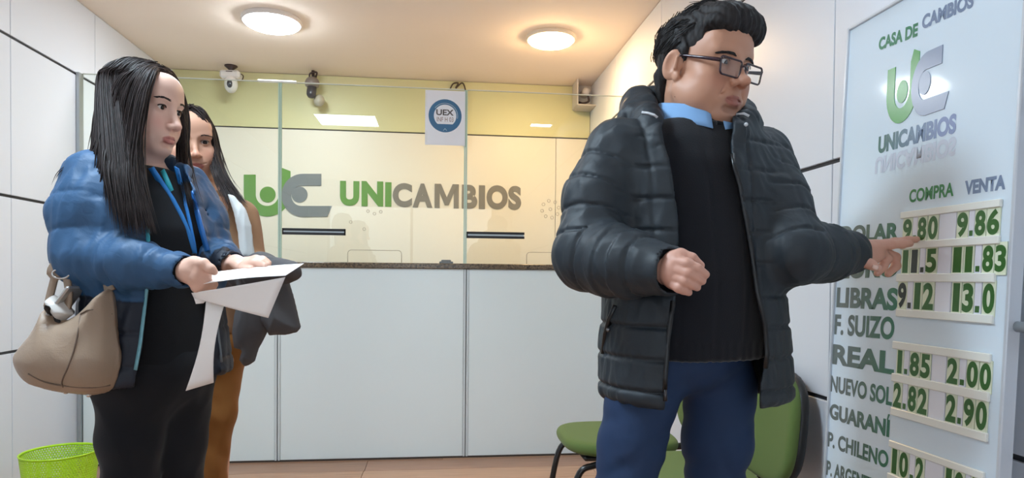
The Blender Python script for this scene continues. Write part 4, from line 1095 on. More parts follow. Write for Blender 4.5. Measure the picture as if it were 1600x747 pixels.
def nail(a, b, w, nrm, parent):
    a, b, nrm = (np.array(k, float) for k in (a, b, nrm)); t = (b-a)/np.linalg.norm(b-a); nrm = nrm-t*(nrm@t); nrm /= np.linalg.norm(nrm)
    s_ = np.cross(t, nrm); G = [[a + (b-a)*i/4 + s_*w*x*(1-0.25*(i in (0, 4))) + nrm*(0.0012-0.35*w*x*x) for x in np.linspace(-1, 1, 6)] for i in range(5)]
    MB().grid(G, th=0.0012).build('fingernail', NAIL, parent)
nail(p(1363, 414.5, 1.4372), p(1371.5, 418.5, 1.4388), 0.0068, -FW + UP*0.25, body)
eyes(mh, man, (0.25, -0.30))
HAIR_M = hairmat('hair_black', (38, 36, 37), 0.6)
brows(mh, man, HAIR_M, thick=0.0021, arch=0.003, zb=0.0135, n=110, seed=2)
# ---- hair: short, combed to the side
hh = Sdf()
E = lambda c, r, k=0.012, op='u': hh.ell(mh.T(c), np.array(r)*mh.s, mh.R, k*mh.s, op)
E((0, -0.026, 0.040), (0.083, 0.096, 0.086))
E((0.0, 0.030, 0.098), (0.058, 0.050, 0.025), 0.03)
E((-0.028, 0.056, 0.074), (0.042, 0.034, 0.024), 0.02)
E((0.012, 0.068, 0.078), (0.044, 0.024, 0.020), 0.02)
E((0.030, 0.060, 0.090), (0.034, 0.030, 0.022), 0.025)
E((0.052, 0.068, 0.070), (0.016, 0.018, 0.024), 0.02)
E((-0.01, 0.064, 0.096), (0.04, 0.024, 0.018), 0.02)
for sx in (-1, 1):
    hh.cap(mh.T((sx*0.074, 0.006, 0.020)), mh.T((sx*0.076, 0.008, -0.006)), 0.008*mh.s, 0.004*mh.s, 0.012)
    hh.cap(mh.T((sx*0.05, -0.080, -0.02)), mh.T((sx*0.045, -0.070, -0.075)), 0.012*mh.s, 0.006*mh.s, 0.02)
hh.cap(mh.T((0, -0.095, -0.01)), mh.T((0, -0.080, -0.080)), 0.022*mh.s, 0.008*mh.s, 0.02)
for sx in (-1, 1):
    hh.ell(mh.T((sx*0.095, -0.010, -0.020)), np.array((0.032, 0.031, 0.042))*mh.s, mh.R, 0.008, 's')
    hh.ell(mh.T((sx*0.085, 0.062, 0.002)), np.array((0.034, 0.046, 0.044))*mh.s, mh.R, 0.010, 's')
hh.ell(mh.T((0, 0.108, -0.006)), np.array((0.085, 0.062, 0.060))*mh.s, mh.R, 0.012, 's')
hh.ell(mh.T((0, 0.07, -0.08)), np.array((0.085, 0.10, 0.075))*mh.s, mh.R, 0.012, 's')
def groove(P, d):
    L = mh.inv(P); a = L[..., 0]*150 + L[..., 2]*40 + 2.0*np.sin(L[..., 1]*30)
    return d + 0.0012*np.sin(a*1.3) + 0.0010*np.sin(a*2.9+L[..., 2]*60) + 0.0006*wave(P, 300, 3)
hh.post.append(groove)
Ph, Qh = hh.arrays(0.0024)
hair = obj('hair', np_mesh('hair', Ph, Qh), HAIR_M, man)
# combed strands over the volume
rs_ = np.random.RandomState(5); locks = []
def on_hair(dirv, out=1.03):
    d = np.array(dirv, float); d /= np.linalg.norm(d)
    return np.array([0, -0.026, 0.040]) + d*np.array([0.083, 0.096, 0.086])*out
for i in range(520):
    ph = rs_.uniform(-0.15, 1.35); az = rs_.uniform(-math.pi, math.pi)
    d0 = np.array([math.cos(az)*math.cos(ph), math.sin(az)*math.cos(ph), math.sin(ph)])
    if d0[2] < 0.3 and d0[1] > 0.25: continue
    if d0[1] > 0.55 and d0[2] < 0.62: continue
    fl = np.array([0.9, 0.75, 0.1]) if d0[2] > 0.55 else np.array([-0.1*d0[0], -0.8, -0.7])
    if d0[2] > 0.55 and d0[1] < -0.2: fl = np.array([0.3, -0.8, -0.3])
    pts = [on_hair(d0, 1.005)]; dd = d0.copy()
    for k in range(3):
        dd = dd + fl*0.17; dd /= np.linalg.norm(dd); pts.append(on_hair(dd, 1.01+0.02*rs_.rand()*(k+1)/3 + (0.07 if d0[2] > 0.6 and d0[1] > 0 else 0)))
    locks.append(dict(g=[[mh.T(q) for q in pts]], n=4, r=0.0009, jit=0.004, j0=1.0, ragged=0.2))
strands('hair_strands', locks, HAIR_M, hair, 7)
# ---- glasses
gl = Sdf and MB(); FR = mat('glasses_frame', (48, 22, 34), 0.25, spec=0.6)
def lensring(sx, k=1.0):
    w, h, r = 0.0265*k, 0.0165*k, 0.006
    cx, cz = sx*0.0335, -0.015; pts = []
    for (ax, az, a0) in ((1, 1, 0), (-1, 1, 90), (-1, -1, 180), (1, -1, 270)):
        for a in np.linspace(a0, a0+90, 5):
            x = ax*(w-r) + r*math.cos(math.radians(a)); z = az*(h-r) + r*math.sin(math.radians(a))
            x += 0.0015*(z/h)*(1 if x > 0 else -1)
            X = cx + x; pts.append((X, 0.1005-1.3*X*X, cz+z+0.02*abs(X)))
    return pts
ge = MB()
for sx in (-1, 1):
    q = [mh.T(k) for k in lensring(sx)]; ge.tube(q+[q[0], q[1]], 0.0021, 8)
ge.tube([mh.T(k) for k in ((-0.0085, 0.1005, -0.008), (0, 0.1035, -0.006), (0.0085, 0.1005, -0.008))], 0.0021, 8)
g0 = ge.build('eyeglasses', FR, man)
for sx in (-1, 1):
    MB().ribbon([mh.T((sx*x, y, z)) for x, y, z in ((0.0615, 0.0965, -0.006), (0.0665, 0.091, -0.005), (0.073, 0.05, 0.002), (0.0785, 0.004, 0.010), (0.079, -0.018, 0.002), (0.077, -0.032, -0.014))], [0.007, 0.008, 0.006, 0.005, 0.004, 0.004], mh.R[0], 0.003).build('temple', FR, g0)
    MB().poly([mh.T(k) for k in lensring(sx, 0.97)], mh.R[1], 0.0012).build('lens', glassmat('lens_glass', (0.93, 0.95, 0.97)), g0)
# ---- trousers
TR = fabric('navy_trousers', (34, 54, 86), 0.75, 0.3, 700, 0.2)
tr = Sdf()
tr.ell(p(1066, 545, 1.47), (0.165, 0.125, 0.105), np.array([face_frame(20)[0], face_frame(20)[1], [0, 0, 1.0]]), 0.03)
tr.chain([p(1008, 600, 1.43), p(988, 690, 1.42), p(972, 780, 1.41), p(962, 900, 1.42), p(955, 1082, 1.43)], [0.084, 0.074, 0.067, 0.066, 0.066], 0.028, k2=0.02)
tr.chain([p(1124, 600, 1.49), p(1121, 690, 1.49), p(1114, 790, 1.50), p(1112, 900, 1.51), p(1110, 1075, 1.52)], [0.084, 0.078, 0.066, 0.066, 0.066], 0.022, k2=0.02)
def trf(P, d):
    a = wave(P*np.array([1, 1, 1.6]), 16, 11); b = wave(P*np.array([0.6, 0.6, 2.2]), 30, 12)
    w = np.clip((0.85-P[..., 2])*3, 0.15, 1)
    l_ = P @ RH.astype(np.float32); f_ = np.sin(P[..., 2]*62 - l_*38 + 1.5*wave(P, 9, 14))
    g_ = np.sin(P[..., 2]*30 + l_*55 + 1.2*wave(P, 11, 15))
    return d + 0.006*w*a*a + 0.004*w*np.abs(b) + 0.0085*w*np.maximum(f_, 0)**2 + 0.006*w*np.maximum(g_, 0)**3
tr.post.append(trf)
P, Q = tr.arrays(0.006, lo=np.array([-9, -9, 0.055]))
trousers = obj('trousers', np_mesh('trousers', P, Q), TR, man)
SHOE = mat('black_leather', (20, 20, 22), 0.35)
shoe(man, p(955, 1085, 1.43), face_frame(10)[1], SHOE); shoe(man, p(1110, 1078, 1.52), face_frame(40)[1], SHOE)
# ---- sweater
bx_, by_ = face_frame(18)[0], face_frame(18)[1]
def sec(u, v, d, a, b): q = px(u, v, d); return (float(q[2]), float(q[0]), float(q[1]), a, b)
def torso_secs(g=0.0, low=557):
    S_ = [sec(1088, 188, 1.475, 0.080+g*0.5, 0.074+g*0.5), sec(1086, 205, 1.475, 0.125+g, 0.085+g), sec(1082, 226, 1.475, 0.165+g, 0.100+g), sec(1080, 262, 1.475, 0.182+g, 0.118+g),
          sec(1078, 350, 1.47, 0.178+g, 0.132+g), sec(1080, 440, 1.46, 0.176+g, 0.142+g), sec(1080, 520, 1.46, 0.172+g, 0.138+g), sec(1080, low, 1.46, 0.166+g, 0.130+g)]
    return S_
SWE = fabric('black_sweater', (20, 23, 30), 0.9, 0.2, 420, 0.5, sheen=0.25)
sw = Sdf(); sw.loft(torso_secs(0.0), bx_, by_, n=2.15, zr=0.012)
sw.chain([sh_l, p(930, 350, 1.38)], [0.05, 0.045], 0.03); sw.chain([sh_r, p(1225, 350, 1.43)], [0.05, 0.045], 0.03)
nkc = Sdf().cap(px(1084, 60, 1.475), px(1086, 146, 1.475), 0.080, 0.080); sw.cut(nkc.p[0][0], nkc.p[0][1], nkc.p[0][2], 0.004)
def swp(P, d):
    L = (P - px(1080, 400, 1.47).astype(np.float32)) @ bx_.astype(np.float32)
    rib = np.abs((L*14.0) % 1 - 0.5)
    return d + 0.0016*np.exp(-(rib/0.05)**2) + 0.0022*wave(P, 14, 21) + 0.0007*np.sin(L*900)*(P[..., 2] < zv(1080, 530, 1.4))
sw.post.append(swp)
P, Q = sw.arrays(0.005)
obj('sweater', np_mesh('sweater', P, Q), SWE, man)
# neck rib of the sweater
nk = [px(1085, 203, 1.475) + (math.sin(t)*bx_*0.086 + math.cos(t)*by_*0.080) + np.array([0, 0, -0.010*math.cos(t)+0.006]) for t in np.linspace(0, 2*math.pi, 40)]
MB().tube(nk, 0.0075, 8).build('neck_rib', SWE, man)
# ---- shirt collar
SHIRT = fabric('light_blue_shirt', (134, 178, 226), 0.7, 0.3, 1200, 0.15)
ctr = px(1085, 178, 1.475)
def collar_pt(t, w):        # t: angle from front; w: 0 top .. 1 bottom of the fold
    tt = abs(t)/math.pi
    r = 0.074 + 0.016*w + 0.004*(1-tt); z = -0.012 + 0.058*tt - w*(0.036+0.010*(1-tt))
    return ctr + (math.sin(t)*bx_*r*1.04 + math.cos(t)*by_*r) + np.array([0, 0, z])
for sgn in (-1, 1):
    G = [[collar_pt(sgn*t, w_) for w_ in np.linspace(0, 1, 5)] for t in np.linspace(0.16, math.pi, 22)]
    MB().grid(G, th=0.002*sgn).build('shirt_collar', SHIRT, man)
MB().grid([[ctr + (math.sin(t)*bx_*r + math.cos(t)*by_*r) + np.array([0, 0, z - 0.02 + 0.05*abs(t)/math.pi]) for r, z in ((0.070, 0.012), (0.071, -0.01), (0.072, -0.04))] for t in np.linspace(-math.pi, math.pi, 40)], th=0.002).build('collar_band', SHIRT, man)
# ---- quilted jacket
JK = fabric('black_nylon', (36, 44, 51), 0.56, 0.4, 1500, 0.06, wr=(34, 0.12, 0.008))
jk = Sdf()
JS = [sec(1085, 192, 1.485, 0.110, 0.105), sec(1085, 212, 1.485, 0.165, 0.118), sec(1083, 235, 1.485, 0.202, 0.132), sec(1080, 280, 1.48, 0.212, 0.150),
      sec(1080, 370, 1.475, 0.210, 0.162), sec(1083, 460, 1.47, 0.208, 0.170), sec(1084, 540, 1.47, 0.218, 0.172), sec(1086, 622, 1.47, 0.222, 0.172)]
jk.loft(JS, bx_, by_, n=2.25, quilt=(0.066, 0.0065, 0.1), zr=0.025)
jk.quilt([p(968, 238, 1.425), p(935, 310, 1.40), p(918, 400, 1.36), p(968, 410, 1.285), p(1040, 422, 1.20)], [0.074, 0.070, 0.068, 0.068, 0.048], 0.060, 0.0065, 0.2, 0.03)
jk.quilt([p(1186, 248, 1.53), p(1212, 315, 1.45), p(1243, 396, 1.37), p(1285, 396, 1.43), p(1324, 396, 1.482)], [0.074, 0.068, 0.064, 0.060, 0.050], 0.060, 0.0065, 0.5, 0.03)
# stand-up collar and hood roll
col = [p(1052, 262, 1.335), p(1034, 215, 1.36), p(1012, 186, 1.41), p(1015, 172, 1.49), p(1060, 158, 1.57), p(1120, 162, 1.58), p(1158, 178, 1.53), p(1163, 190, 1.44), p(1152, 206, 1.385), p(1146, 262, 1.36)]
jk.quilt(col, [0.012, 0.018, 0.028, 0.032, 0.034, 0.034, 0.030, 0.026, 0.018, 0.012], 0.05, 0.005, 0, 0.02)
jk.chain([p(985, 182, 1.46), p(1000, 168, 1.56), p(1070, 165, 1.64), p(1150, 180, 1.62)], [0.030, 0.045, 0.05, 0.035], 0.03, k2=0.03)
jk.chain([p(1168, 182, 1.44), p(1186, 194, 1.46)], [0.016, 0.012], 0.015)
UL = ([150, 200, 225, 250, 350, 380, 478, 527, 600, 640], [1052, 1034, 1040, 1047, 1062, 1061, 1054, 1047, 1042, 1041])
UR = ([150, 200, 225, 250, 288, 380, 454, 508, 560, 600, 640], [1140, 1146, 1141, 1142, 1153, 1170, 1180, 1193, 1196, 1189, 1186])
PB = px(1085, 400, 1.47)
def opening(P):
    u, v = uv_of(P); l = np.interp(v, *UL); r = np.interp(v, *UR)
    side = np.maximum(l-u, u-r)*(1.4/F)
    front = ((P-PB.astype(np.float32)) @ FH.astype(np.float32)) + 0.02
    # forearms are not cut
    a = np.array(p(965, 412, 1.29), np.float32); b = np.array(p(1036, 422, 1.20), np.float32); ab = b-a
    t = np.clip(((P-a) @ ab)/float(ab @ ab), 0, 1); da = np.sqrt(((P-a-t[..., None]*ab)**2).sum(-1))-0.075
    return np.maximum(np.maximum(side, front), -da)
jk.cut(opening, PB, 0.75, 0.006)
sw2 = Sdf(); sw2.loft(torso_secs(0.003, 640), bx_, by_, n=2.15, zr=0.012); jk.cut(sw2.p[0][0], sw2.p[0][1], sw2.p[0][2], 0.004)
jk.cut(lambda P: np.minimum(hs.p[0][0](P), 1)-0.0, mh.o, 0.01, 0.004)
nkc = Sdf().cap(px(1085, 130, 1.47), px(1085, 215, 1.475), 0.088, 0.088); jk.cut(nkc.p[0][0], nkc.p[0][1], nkc.p[0][2], 0.01)
for a, b, r in ((p(1040, 422.5, 1.20), p(1062, 425, 1.165), 0.0385), (p(1324, 396.5, 1.480), p(1348, 398, 1.513), 0.040)): jk.cap(a, b, r, r, 0.003, 's')
def jkf(P, d):
    s_ = P @ bx_.astype(np.float32)
    seam = np.abs(((s_ - float(px(1080, 400, 1.47) @ bx_))/0.105) % 1 - 0.5)
    near = np.exp(-(((P-px(1080, 330, 1.45).astype(np.float32)) @ bx_.astype(np.float32))/0.17)**4)
    return d + 0.0045*np.exp(-(seam/0.04)**2)*near*(P[..., 2] > zv(1080, 470, 1.4)) + 0.0018*wave(P*np.array([1, 1, 0.7]), 42, 31) + 0.0024*np.abs(wave(P*np.array([1.2, 1.2, 0.5]), 80, 33))
jk.post.append(jkf)
jk.extra = 0.01
P, Q = jk.arrays(0.004)
jacket = obj('jacket', np_mesh('jacket', P, Q), JK, man)
# cuffs, zip edges, pocket, reflective piping
KNIT = fabric('black_rib_knit', (16, 16, 18), 0.95, 0.15, 500, 0.4)
for a, b in ((p(1034, 421.8, 1.208), p(1043, 423.3, 1.193)), (p(1317, 396.5, 1.471), p(1326, 397.2, 1.484))):
    t_ = (b-a)/np.linalg.norm(b-a)
    MB().lathe([(0.027, 0), (0.0405, 0.001), (0.0405, np.linalg.norm(b-a)), (0.027, np.linalg.norm(b-a))], a, t_, n=30, closed=True).build('cuff', KNIT, jacket)
def surf(u, v, dd=1.47):
    """first point of the jacket/sweater outline on the ray through (u,v), by marching"""
    r = ray(u, v); t = 1.0
    for _ in range(60):
        d = float(jk._ev((CAM + r*t).astype(np.float32)[None])[0])
        if d < 0.0006: break
        t += max(d*0.6, 0.0006)
        if t > 1.9: return px(u, v, dd)
    return CAM + r*t
ZIP = mat('zip_black', (14, 14, 16), 0.35)
zl = [surf(float(np.interp(v, *UL))-3, v, 1.33) for v in (470, 500, 530, 560, 590, 612)]
MB().ribbon(zl, 0.009, -FW, 0.004).build('zip_edge', ZIP, jacket)
zr_ = [surf(float(np.interp(v, *UR))+3, v, 1.33) for v in range(240, 600, 24)]
MB().ribbon(zr_, 0.009, -FW, 0.004).build('zip_edge', ZIP, jacket)
q = zl[-1] + np.array([0, 0, 0.004]) - FW*0.006
MB().tube([q, q-np.array([0, 0, 0.022])], [0.0035, 0.0045], 8).build('zip_pull', mat('dark_metal', (70, 70, 74), 0.3, metal=0.8), jacket)
PIPE = mat('reflective_piping', (206, 208, 212), 0.4)
for uvs in (((1003, 176), (1012, 177), (1022, 180), (1027, 184)), ((1143, 183), (1152, 179), (1162, 178), (1170, 182))):
    MB().tube([surf(u, v) - FW*0.001 for u, v in uvs], 0.0032, 6).build('piping', PIPE, jacket)
pk = [surf(u, v)-FW*0.002 for u, v in ((962, 478), (952, 500), (946, 522), (943, 552))]
MB().ribbon(pk, 0.012, -FW, 0.004).build('pocket_welt', ZIP, jacket)
MB().lathe([(0.005, 0), (0.005, 0.003), (0.001, 0.004)], surf(950, 515)-FW*0.003, -FW, n=14).build('snap', mat('snap_metal', (120, 120, 124), 0.3, metal=0.9), jacket)
MB().lathe([(0.004, 0), (0.004, 0.003), (0.001, 0.004)], surf(1165, 195)-FW*0.001, -FW, n=14).build('snap', PIPE, jacket)
# ================================================================== two green visitor chairs facing into the room
CG = fabric('green_upholstery', (94, 114, 60), 0.85, 0.25, 600, 0.35, sheen=0.1)
def visitor_chair(yc, xf, label):
    t = thing('visitor_chair', label, 'chair', (xf+0.24, yc, 0), 'green visitor chairs')
    zs = 0.455
    q = Sdf()     # seat: rounded pad with a waterfall front towards -x
    def seat(P):
        x = P[..., 0]-(xf+0.235); y = P[..., 1]-yc; z = P[..., 2]-zs+0.028 - 0.02*np.clip(-x-0.1, 0, 1)
        e = (np.abs(x/0.235)**3.2 + np.abs(y/0.225)**3.2)**(1/3.2)
        return -smin(-(e-1)*0.2, -(np.abs(z)-0.026), 0.03)
    q._add(seat, (xf+0.235, yc, zs), 0.36, 'u', 0.01)
    P, Q = q.arrays(0.008); obj('seat', np_mesh('seat', P, Q), CG, t)
    xb = XR-0.012-0.085
    q = Sdf()
    def back(P):
        z = P[..., 2]-0.60; x = P[..., 0]-(xb+0.12*z - 0.035*0); y = P[..., 1]-yc
        x = x + 0.35*y*y
        e = (np.abs(y/(0.215-0.05*np.clip(z, -0.2, 0.2)))**3.0 + np.abs(z/0.185)**3.0)**(1/3.0)
        return -smin(-(e-1)*0.18, -(np.abs(x)-0.020), 0.02)
    q._add(back, (xb, yc, 0.60), 0.34, 'u', 0.01)
    P, Q = q.arrays(0.008); b = obj('backrest', np_mesh('backrest', P, Q), CG, t)
    q2 = Sdf()
    def shell(P): return back(P - np.array([0.026, 0, 0], np.float32))
    q2._add(shell, (xb+0.026, yc, 0.60), 0.34, 'u', 0.01)
    P, Q = q2.arrays(0.008); obj('back_shell', np_mesh('back_shell', P, Q), mat('black_shell', (24, 24, 25), 0.45), b)
    TUBE = mat('black_tube', (18, 18, 20), 0.25, spec=0.6)
    MB().obox((xf+0.25, yc, zs-0.062), (0.19, 0.18, 0.012), np.eye(3), 0.01).build('seat_pan', mat('black_shell2', (24, 24, 25), 0.5), t)
    for sy in (-1, 1):
        y0 = yc+sy*0.19
        MB().tube(catmull([(xf+0.20, y0, zs-0.075), (xf+0.10, y0, zs-0.085), (xf+0.035, y0, zs-0.13), (xf-0.01, y0, 0.10), (xf-0.02, y0, 0.013)], 6), 0.0125, 10).build('leg', TUBE, t)
        MB().tube(catmull([(xf+0.20, y0, zs-0.075), (xf+0.34, y0, zs-0.09), (xf+0.40, y0, zs-0.15), (xf+0.46, y0, 0.10), (xf+0.47, y0, 0.013)], 6), 0.0125, 10).build('leg', TUBE, t)
    MB().tube(catmull([(xf+0.30, yc, zs-0.07), (xb-0.03, yc, zs-0.06), (xb+0.01, yc, zs+0.03), (xb+0.045, yc, zs+0.12)], 6), 0.014, 10).build('back_support', TUBE, t)
    for sy in (-1, 1):
        for xx in (xf-0.02, xf+0.47): MB().lathe([(0.016, 0), (0.016, 0.018), (0.012, 0.022)], (xx, yc+sy*0.19, 0), n=12).build('foot', BLACK, t)
pA = onZ(888, 680, 0.45)
visitor_chair(2.60, float(pA[0])-0.03, 'green padded visitor chair nearest the counter, seat seen left of the man')
visitor_chair(2.09, float(pA[0])+0.05, 'green padded visitor chair beside the rate board, behind the pointing man')
# ================================================================== woman in the blue jacket
SKIN_W = mat('skin_fair', attr='Col', rough=0.45, spec=0.4, bump=(500, 0.08, 0.0006))
p = px
D1 = 1.60
w1 = thing('person', 'woman with long dark hair in a blue jacket holding white papers', 'person', (*p(245, 700, D1)[:2], 0))
o1 = p(223, 165, 1.58)
h1 = Head(o1, face_frame(52, -2, 0, o1), 0.95)
hs1 = Sdf(); head_sdf(hs1, h1, lid=0.0060, ears=False, cr=(0.070, 0.076, 0.066))
hs1.cap(h1.T((0, -0.022, -0.06)), p(222, 275, 1.60), 0.050, 0.055, 0.03)
P1, Q1 = hs1.arrays(0.0018)
s1l, e1l, k1l = p(146, 290, 1.50), p(132, 402, 1.46), p(286, 424, 1.42)
s1r, e1r, k1r = p(290, 300, 1.72), p(326, 400, 1.70), p(360, 416, 1.58)
bs = Sdf()
bs.cap(p(222, 262, 1.60), p(224, 300, 1.60), 0.052, 0.075, 0.03); bs.cap(s1l, s1r, 0.05, 0.05, 0.03); bs.cap(p(232, 330, 1.60), p(245, 570, 1.60), 0.085, 0.085, 0.05)
bs.chain([s1l, e1l, k1l], [0.040, 0.034, 0.024], 0.02); bs.chain([s1r, e1r, k1r], [0.040, 0.034, 0.024], 0.02)
bs.chain([p(210, 620, 1.55), p(205, 840, 1.56), p(205, 1015, 1.58)], [0.045, 0.036, 0.030], 0.03)
bs.chain([p(275, 620, 1.66), p(275, 840, 1.68), p(275, 985, 1.70)], [0.045, 0.036, 0.030], 0.03)
P2, Q2 = bs.arrays(0.008)
hl = Sdf()      # near hand: thumb on top of the sheets, fingers below
hl.cap(k1l, p(295, 423, 1.415), 0.024, 0.026, 0.01)
hl.ell(p(305, 424, 1.41), (0.034, 0.020, 0.030), np.array([RH, FH, [0, 0, 1.0]]), 0.012)
hl.chain([p(303, 410, 1.405), p(318, 412, 1.395), p(329, 420, 1.395), p(335, 425, 1.40)], [0.0130, 0.0110, 0.0095, 0.0075], 0.009)       # thumb
hl.chain([p(312, 422, 1.40), p(322, 432, 1.41), p(326, 441, 1.43), p(336, 444, 1.45)], [0.0110, 0.0098, 0.0085, 0.0070], 0.006)
hl.chain([p(309, 429, 1.40), p(317, 440, 1.41), p(322, 447, 1.43), p(333, 449, 1.45)], [0.0110, 0.0098, 0.0085, 0.0070], 0.006)
hl.chain([p(305, 435, 1.40), p(312, 446, 1.41), p(319, 451, 1.43), p(329, 453, 1.45)], [0.0105, 0.0094, 0.0080, 0.0068], 0.006)
hl.chain([p(300, 440, 1.405), p(306, 450, 1.41), p(314, 455, 1.43), p(322, 456, 1.45)], [0.0095, 0.0085, 0.0074, 0.0062], 0.006)
P3, Q3 = hl.arrays(0.0018)
hr = Sdf()      # far hand resting on the upper edge of the sheets
hr.cap(k1r, p(368, 413, 1.57), 0.022, 0.024, 0.01)
hr.ell(p(377, 412, 1.555), (0.034, 0.026, 0.015), np.array([RH, FH, [0, 0, 1.0]]), 0.01)
for i, (du, dv, dd) in enumerate(((0, -3, 0.0), (2, -1, -0.014), (1, 1, -0.028), (-4, 3, -0.042))):
    hr.chain([p(386+du, 411+dv, 1.565+dd), p(400+du, 408+dv, 1.56+dd), p(411+du, 409+dv, 1.555+dd), p(418+du, 412+dv, 1.55+dd)], [0.0105, 0.0095, 0.0085, 0.0068], 0.006)
hr.chain([p(370, 417, 1.54), p(380, 421, 1.52), p(392, 421, 1.505)], [0.012, 0.010, 0.0078], 0.008)
P4, Q4 = hr.arrays(0.0018)
P, Q = join_arr([(P1, Q1), (P2, Q2), (P3, Q3), (P4, Q4)])
cols = skin_cols(P, h1, (228, 188, 170), (190, 112, 108), (226, 156, 142))
cols[np.linalg.norm(P-h1.o, axis=1) > 0.25] = lin((224, 180, 160))
obj('body', np_mesh('body', P, Q, cols), SKIN_W, w1)
eyes(h1, w1, (0.05, -0.12))
HAIR_W = hairmat('hair_dark_brown', (40, 31, 30), 0.5)
brows(h1, w1, HAIR_W, thick=0.0019, arch=0.0055, zb=0.0185, n=70, seed=4)
LASH = mat('lash_black', (16, 12, 12), 0.5)
def lashes(hd, parent, th=0.0011):
    for sx in (-1, 1):
        pts = [(sx*0.0315+0.0148*math.cos(a), 0.0845-0.35*abs(math.cos(a))**2*0.018, -0.0004+0.0056*math.sin(a)) for a in np.linspace(0.05, math.pi-0.05, 12)]
        MB().tube([hd.T(k) for k in pts], th*hd.s, 5).build('eyelashes', LASH, parent)
lashes(h1, w1, 0.0017); lashes(mh, man, 0.0008)
# hair volume under the strands
def hair_cap(hd, g=0.0, zlow=-0.05, fz=0.088, zr=0.085):
    q = Sdf()
    q.ell(hd.T((0, -0.013, 0.034)), np.array((0.084+g, 0.092+g, zr+g))*hd.s, hd.R, 0.02)
    for sx in (-1, 1): q.cap(hd.T((sx*0.050, -0.030, 0.01)), hd.T((sx*0.048, -0.042, zlow)), 0.026*hd.s, 0.028*hd.s, 0.03)
    q.cap(hd.T((0, -0.07, 0.0)), hd.T((0, -0.07, zlow-0.05)), 0.036*hd.s, 0.036*hd.s, 0.04)
    q.ell(hd.T((0, 0.105, -0.015)), np.array((0.070, 0.072, fz))*hd.s, hd.R, 0.012, 's')
    q.ell(hd.T((0, 0.08, -0.10)), np.array((0.072, 0.09, 0.08))*hd.s, hd.R, 0.015, 's')
    def gr(P, d):
        L = hd.inv(P); az = np.arctan2(L[..., 0], L[..., 1]+0.03)
        return d + 0.0007*np.sin(az*55)*np.clip((0.08-L[..., 2])*20, 0, 1)
    q.post.append(gr); return q
hc = hair_cap(h1, -0.014, zr=0.080); P, Q = hc.arrays(0.0028)
hair1 = obj('hair', np_mesh('hair', P, Q), HAIR_W, w1)
g1 = [p(243, 107, 1.57), p(212, 109, 1.52), p(180, 128, 1.51), p(164, 180, 1.50), p(150, 228, 1.49), p(134, 246, 1.50), p(112, 258, 1.52)]
g2 = [p(244, 107, 1.57), p(216, 110, 1.515), p(190, 140, 1.495), p(178, 210, 1.485), p(172, 262, 1.43), p(182, 320, 1.405), p(190, 374, 1.39)]
g3 = [p(246, 107, 1.57), p(224, 112, 1.505), p(205, 150, 1.485), p(195, 225, 1.47), p(194, 275, 1.43), p(200, 325, 1.41), p(208, 376, 1.395)]
g4 = [p(247, 107, 1.57), p(234, 114, 1.505), p(219, 155, 1.478), p(209, 222, 1.46), p(207, 272, 1.44), p(215, 325, 1.42), p(226, 378, 1.405)]
g5 = [p(248, 107, 1.57), p(243, 114, 1.512), p(232, 150, 1.482), p(221, 208, 1.468), p(220, 258, 1.455), p(230, 318, 1.435), p(246, 376, 1.42)]
g6 = [p(250, 108, 1.57), p(262, 116, 1.60), p(275, 142, 1.64), p(284, 175, 1.655), p(289, 200, 1.66), p(287, 225, 1.66), p(279, 250, 1.65)]
g7 = [p(250, 108, 1.58), p(266, 117, 1.63), p(280, 145, 1.67), p(287, 185, 1.68), p(285, 240, 1.66), p(291, 290, 1.60), p(301, 330, 1.56)]
b1 = [p(240, 105, 1.58), p(205, 104, 1.60), p(172, 125, 1.62), p(157, 175, 1.62), p(158, 240, 1.62), p(160, 290, 1.62), p(165, 330, 1.62)]
c1 = [p(241, 106, 1.575), p(206, 104, 1.56), p(172, 122, 1.56), p(155, 170, 1.56), p(148, 220, 1.55), p(146, 262, 1.55), p(148, 300, 1.56)]
crown = []
tails = [g5, g4, g3, g2, g1]
for y0 in np.linspace(0.050, -0.070, 8):
    w_ = math.sqrt(max(0.3, 1-((y0+0.013)/0.094)**2)); t_ = (0.050-y0)/0.120
    gd = [h1.T((0.006-0.084*w_*math.sin(f), y0-0.008*f, 0.034+0.079*w_*math.cos(f))) for f in (0.0, 0.55, 1.1, 1.65)]
    k = t_*(len(tails)-1); a_ = min(int(k), len(tails)-2); f_ = k-a_
    gd += [tails[a_][m_]*(1-f_)+tails[a_+1][m_]*f_ for m_ in (4, 5, 6)]
    crown.append(gd)
locks = [dict(g=crown, n=1100, r=0.0012, jit=0.004, j0=0.3, wav=0.0025, ragged=0.25), dict(g=[g1, g2], n=120, r=0.0013, jit=0.006, wav=0.003, ragged=0.25), dict(g=[g2, g3, g4, g5], n=420, r=0.0012, jit=0.006, wav=0.0025, ragged=0.2),
         dict(g=[g6, g7], n=150, r=0.0011, jit=0.004, wav=0.002), dict(g=[b1, c1, g1], n=200, r=0.0013, jit=0.005, wav=0.003),
         dict(g=[g7], n=110, r=0.0012, jit=0.010, wav=0.003)]
wisp = [p(150, 235, 1.49), p(120, 252, 1.47), p(96, 268, 1.46), p(86, 292, 1.45)]
locks.append(dict(g=[wisp], n=9, r=0.0007, jit=0.005, wav=0.002))
strands('hair_strands', locks, HAIR_W, hair1, 11)
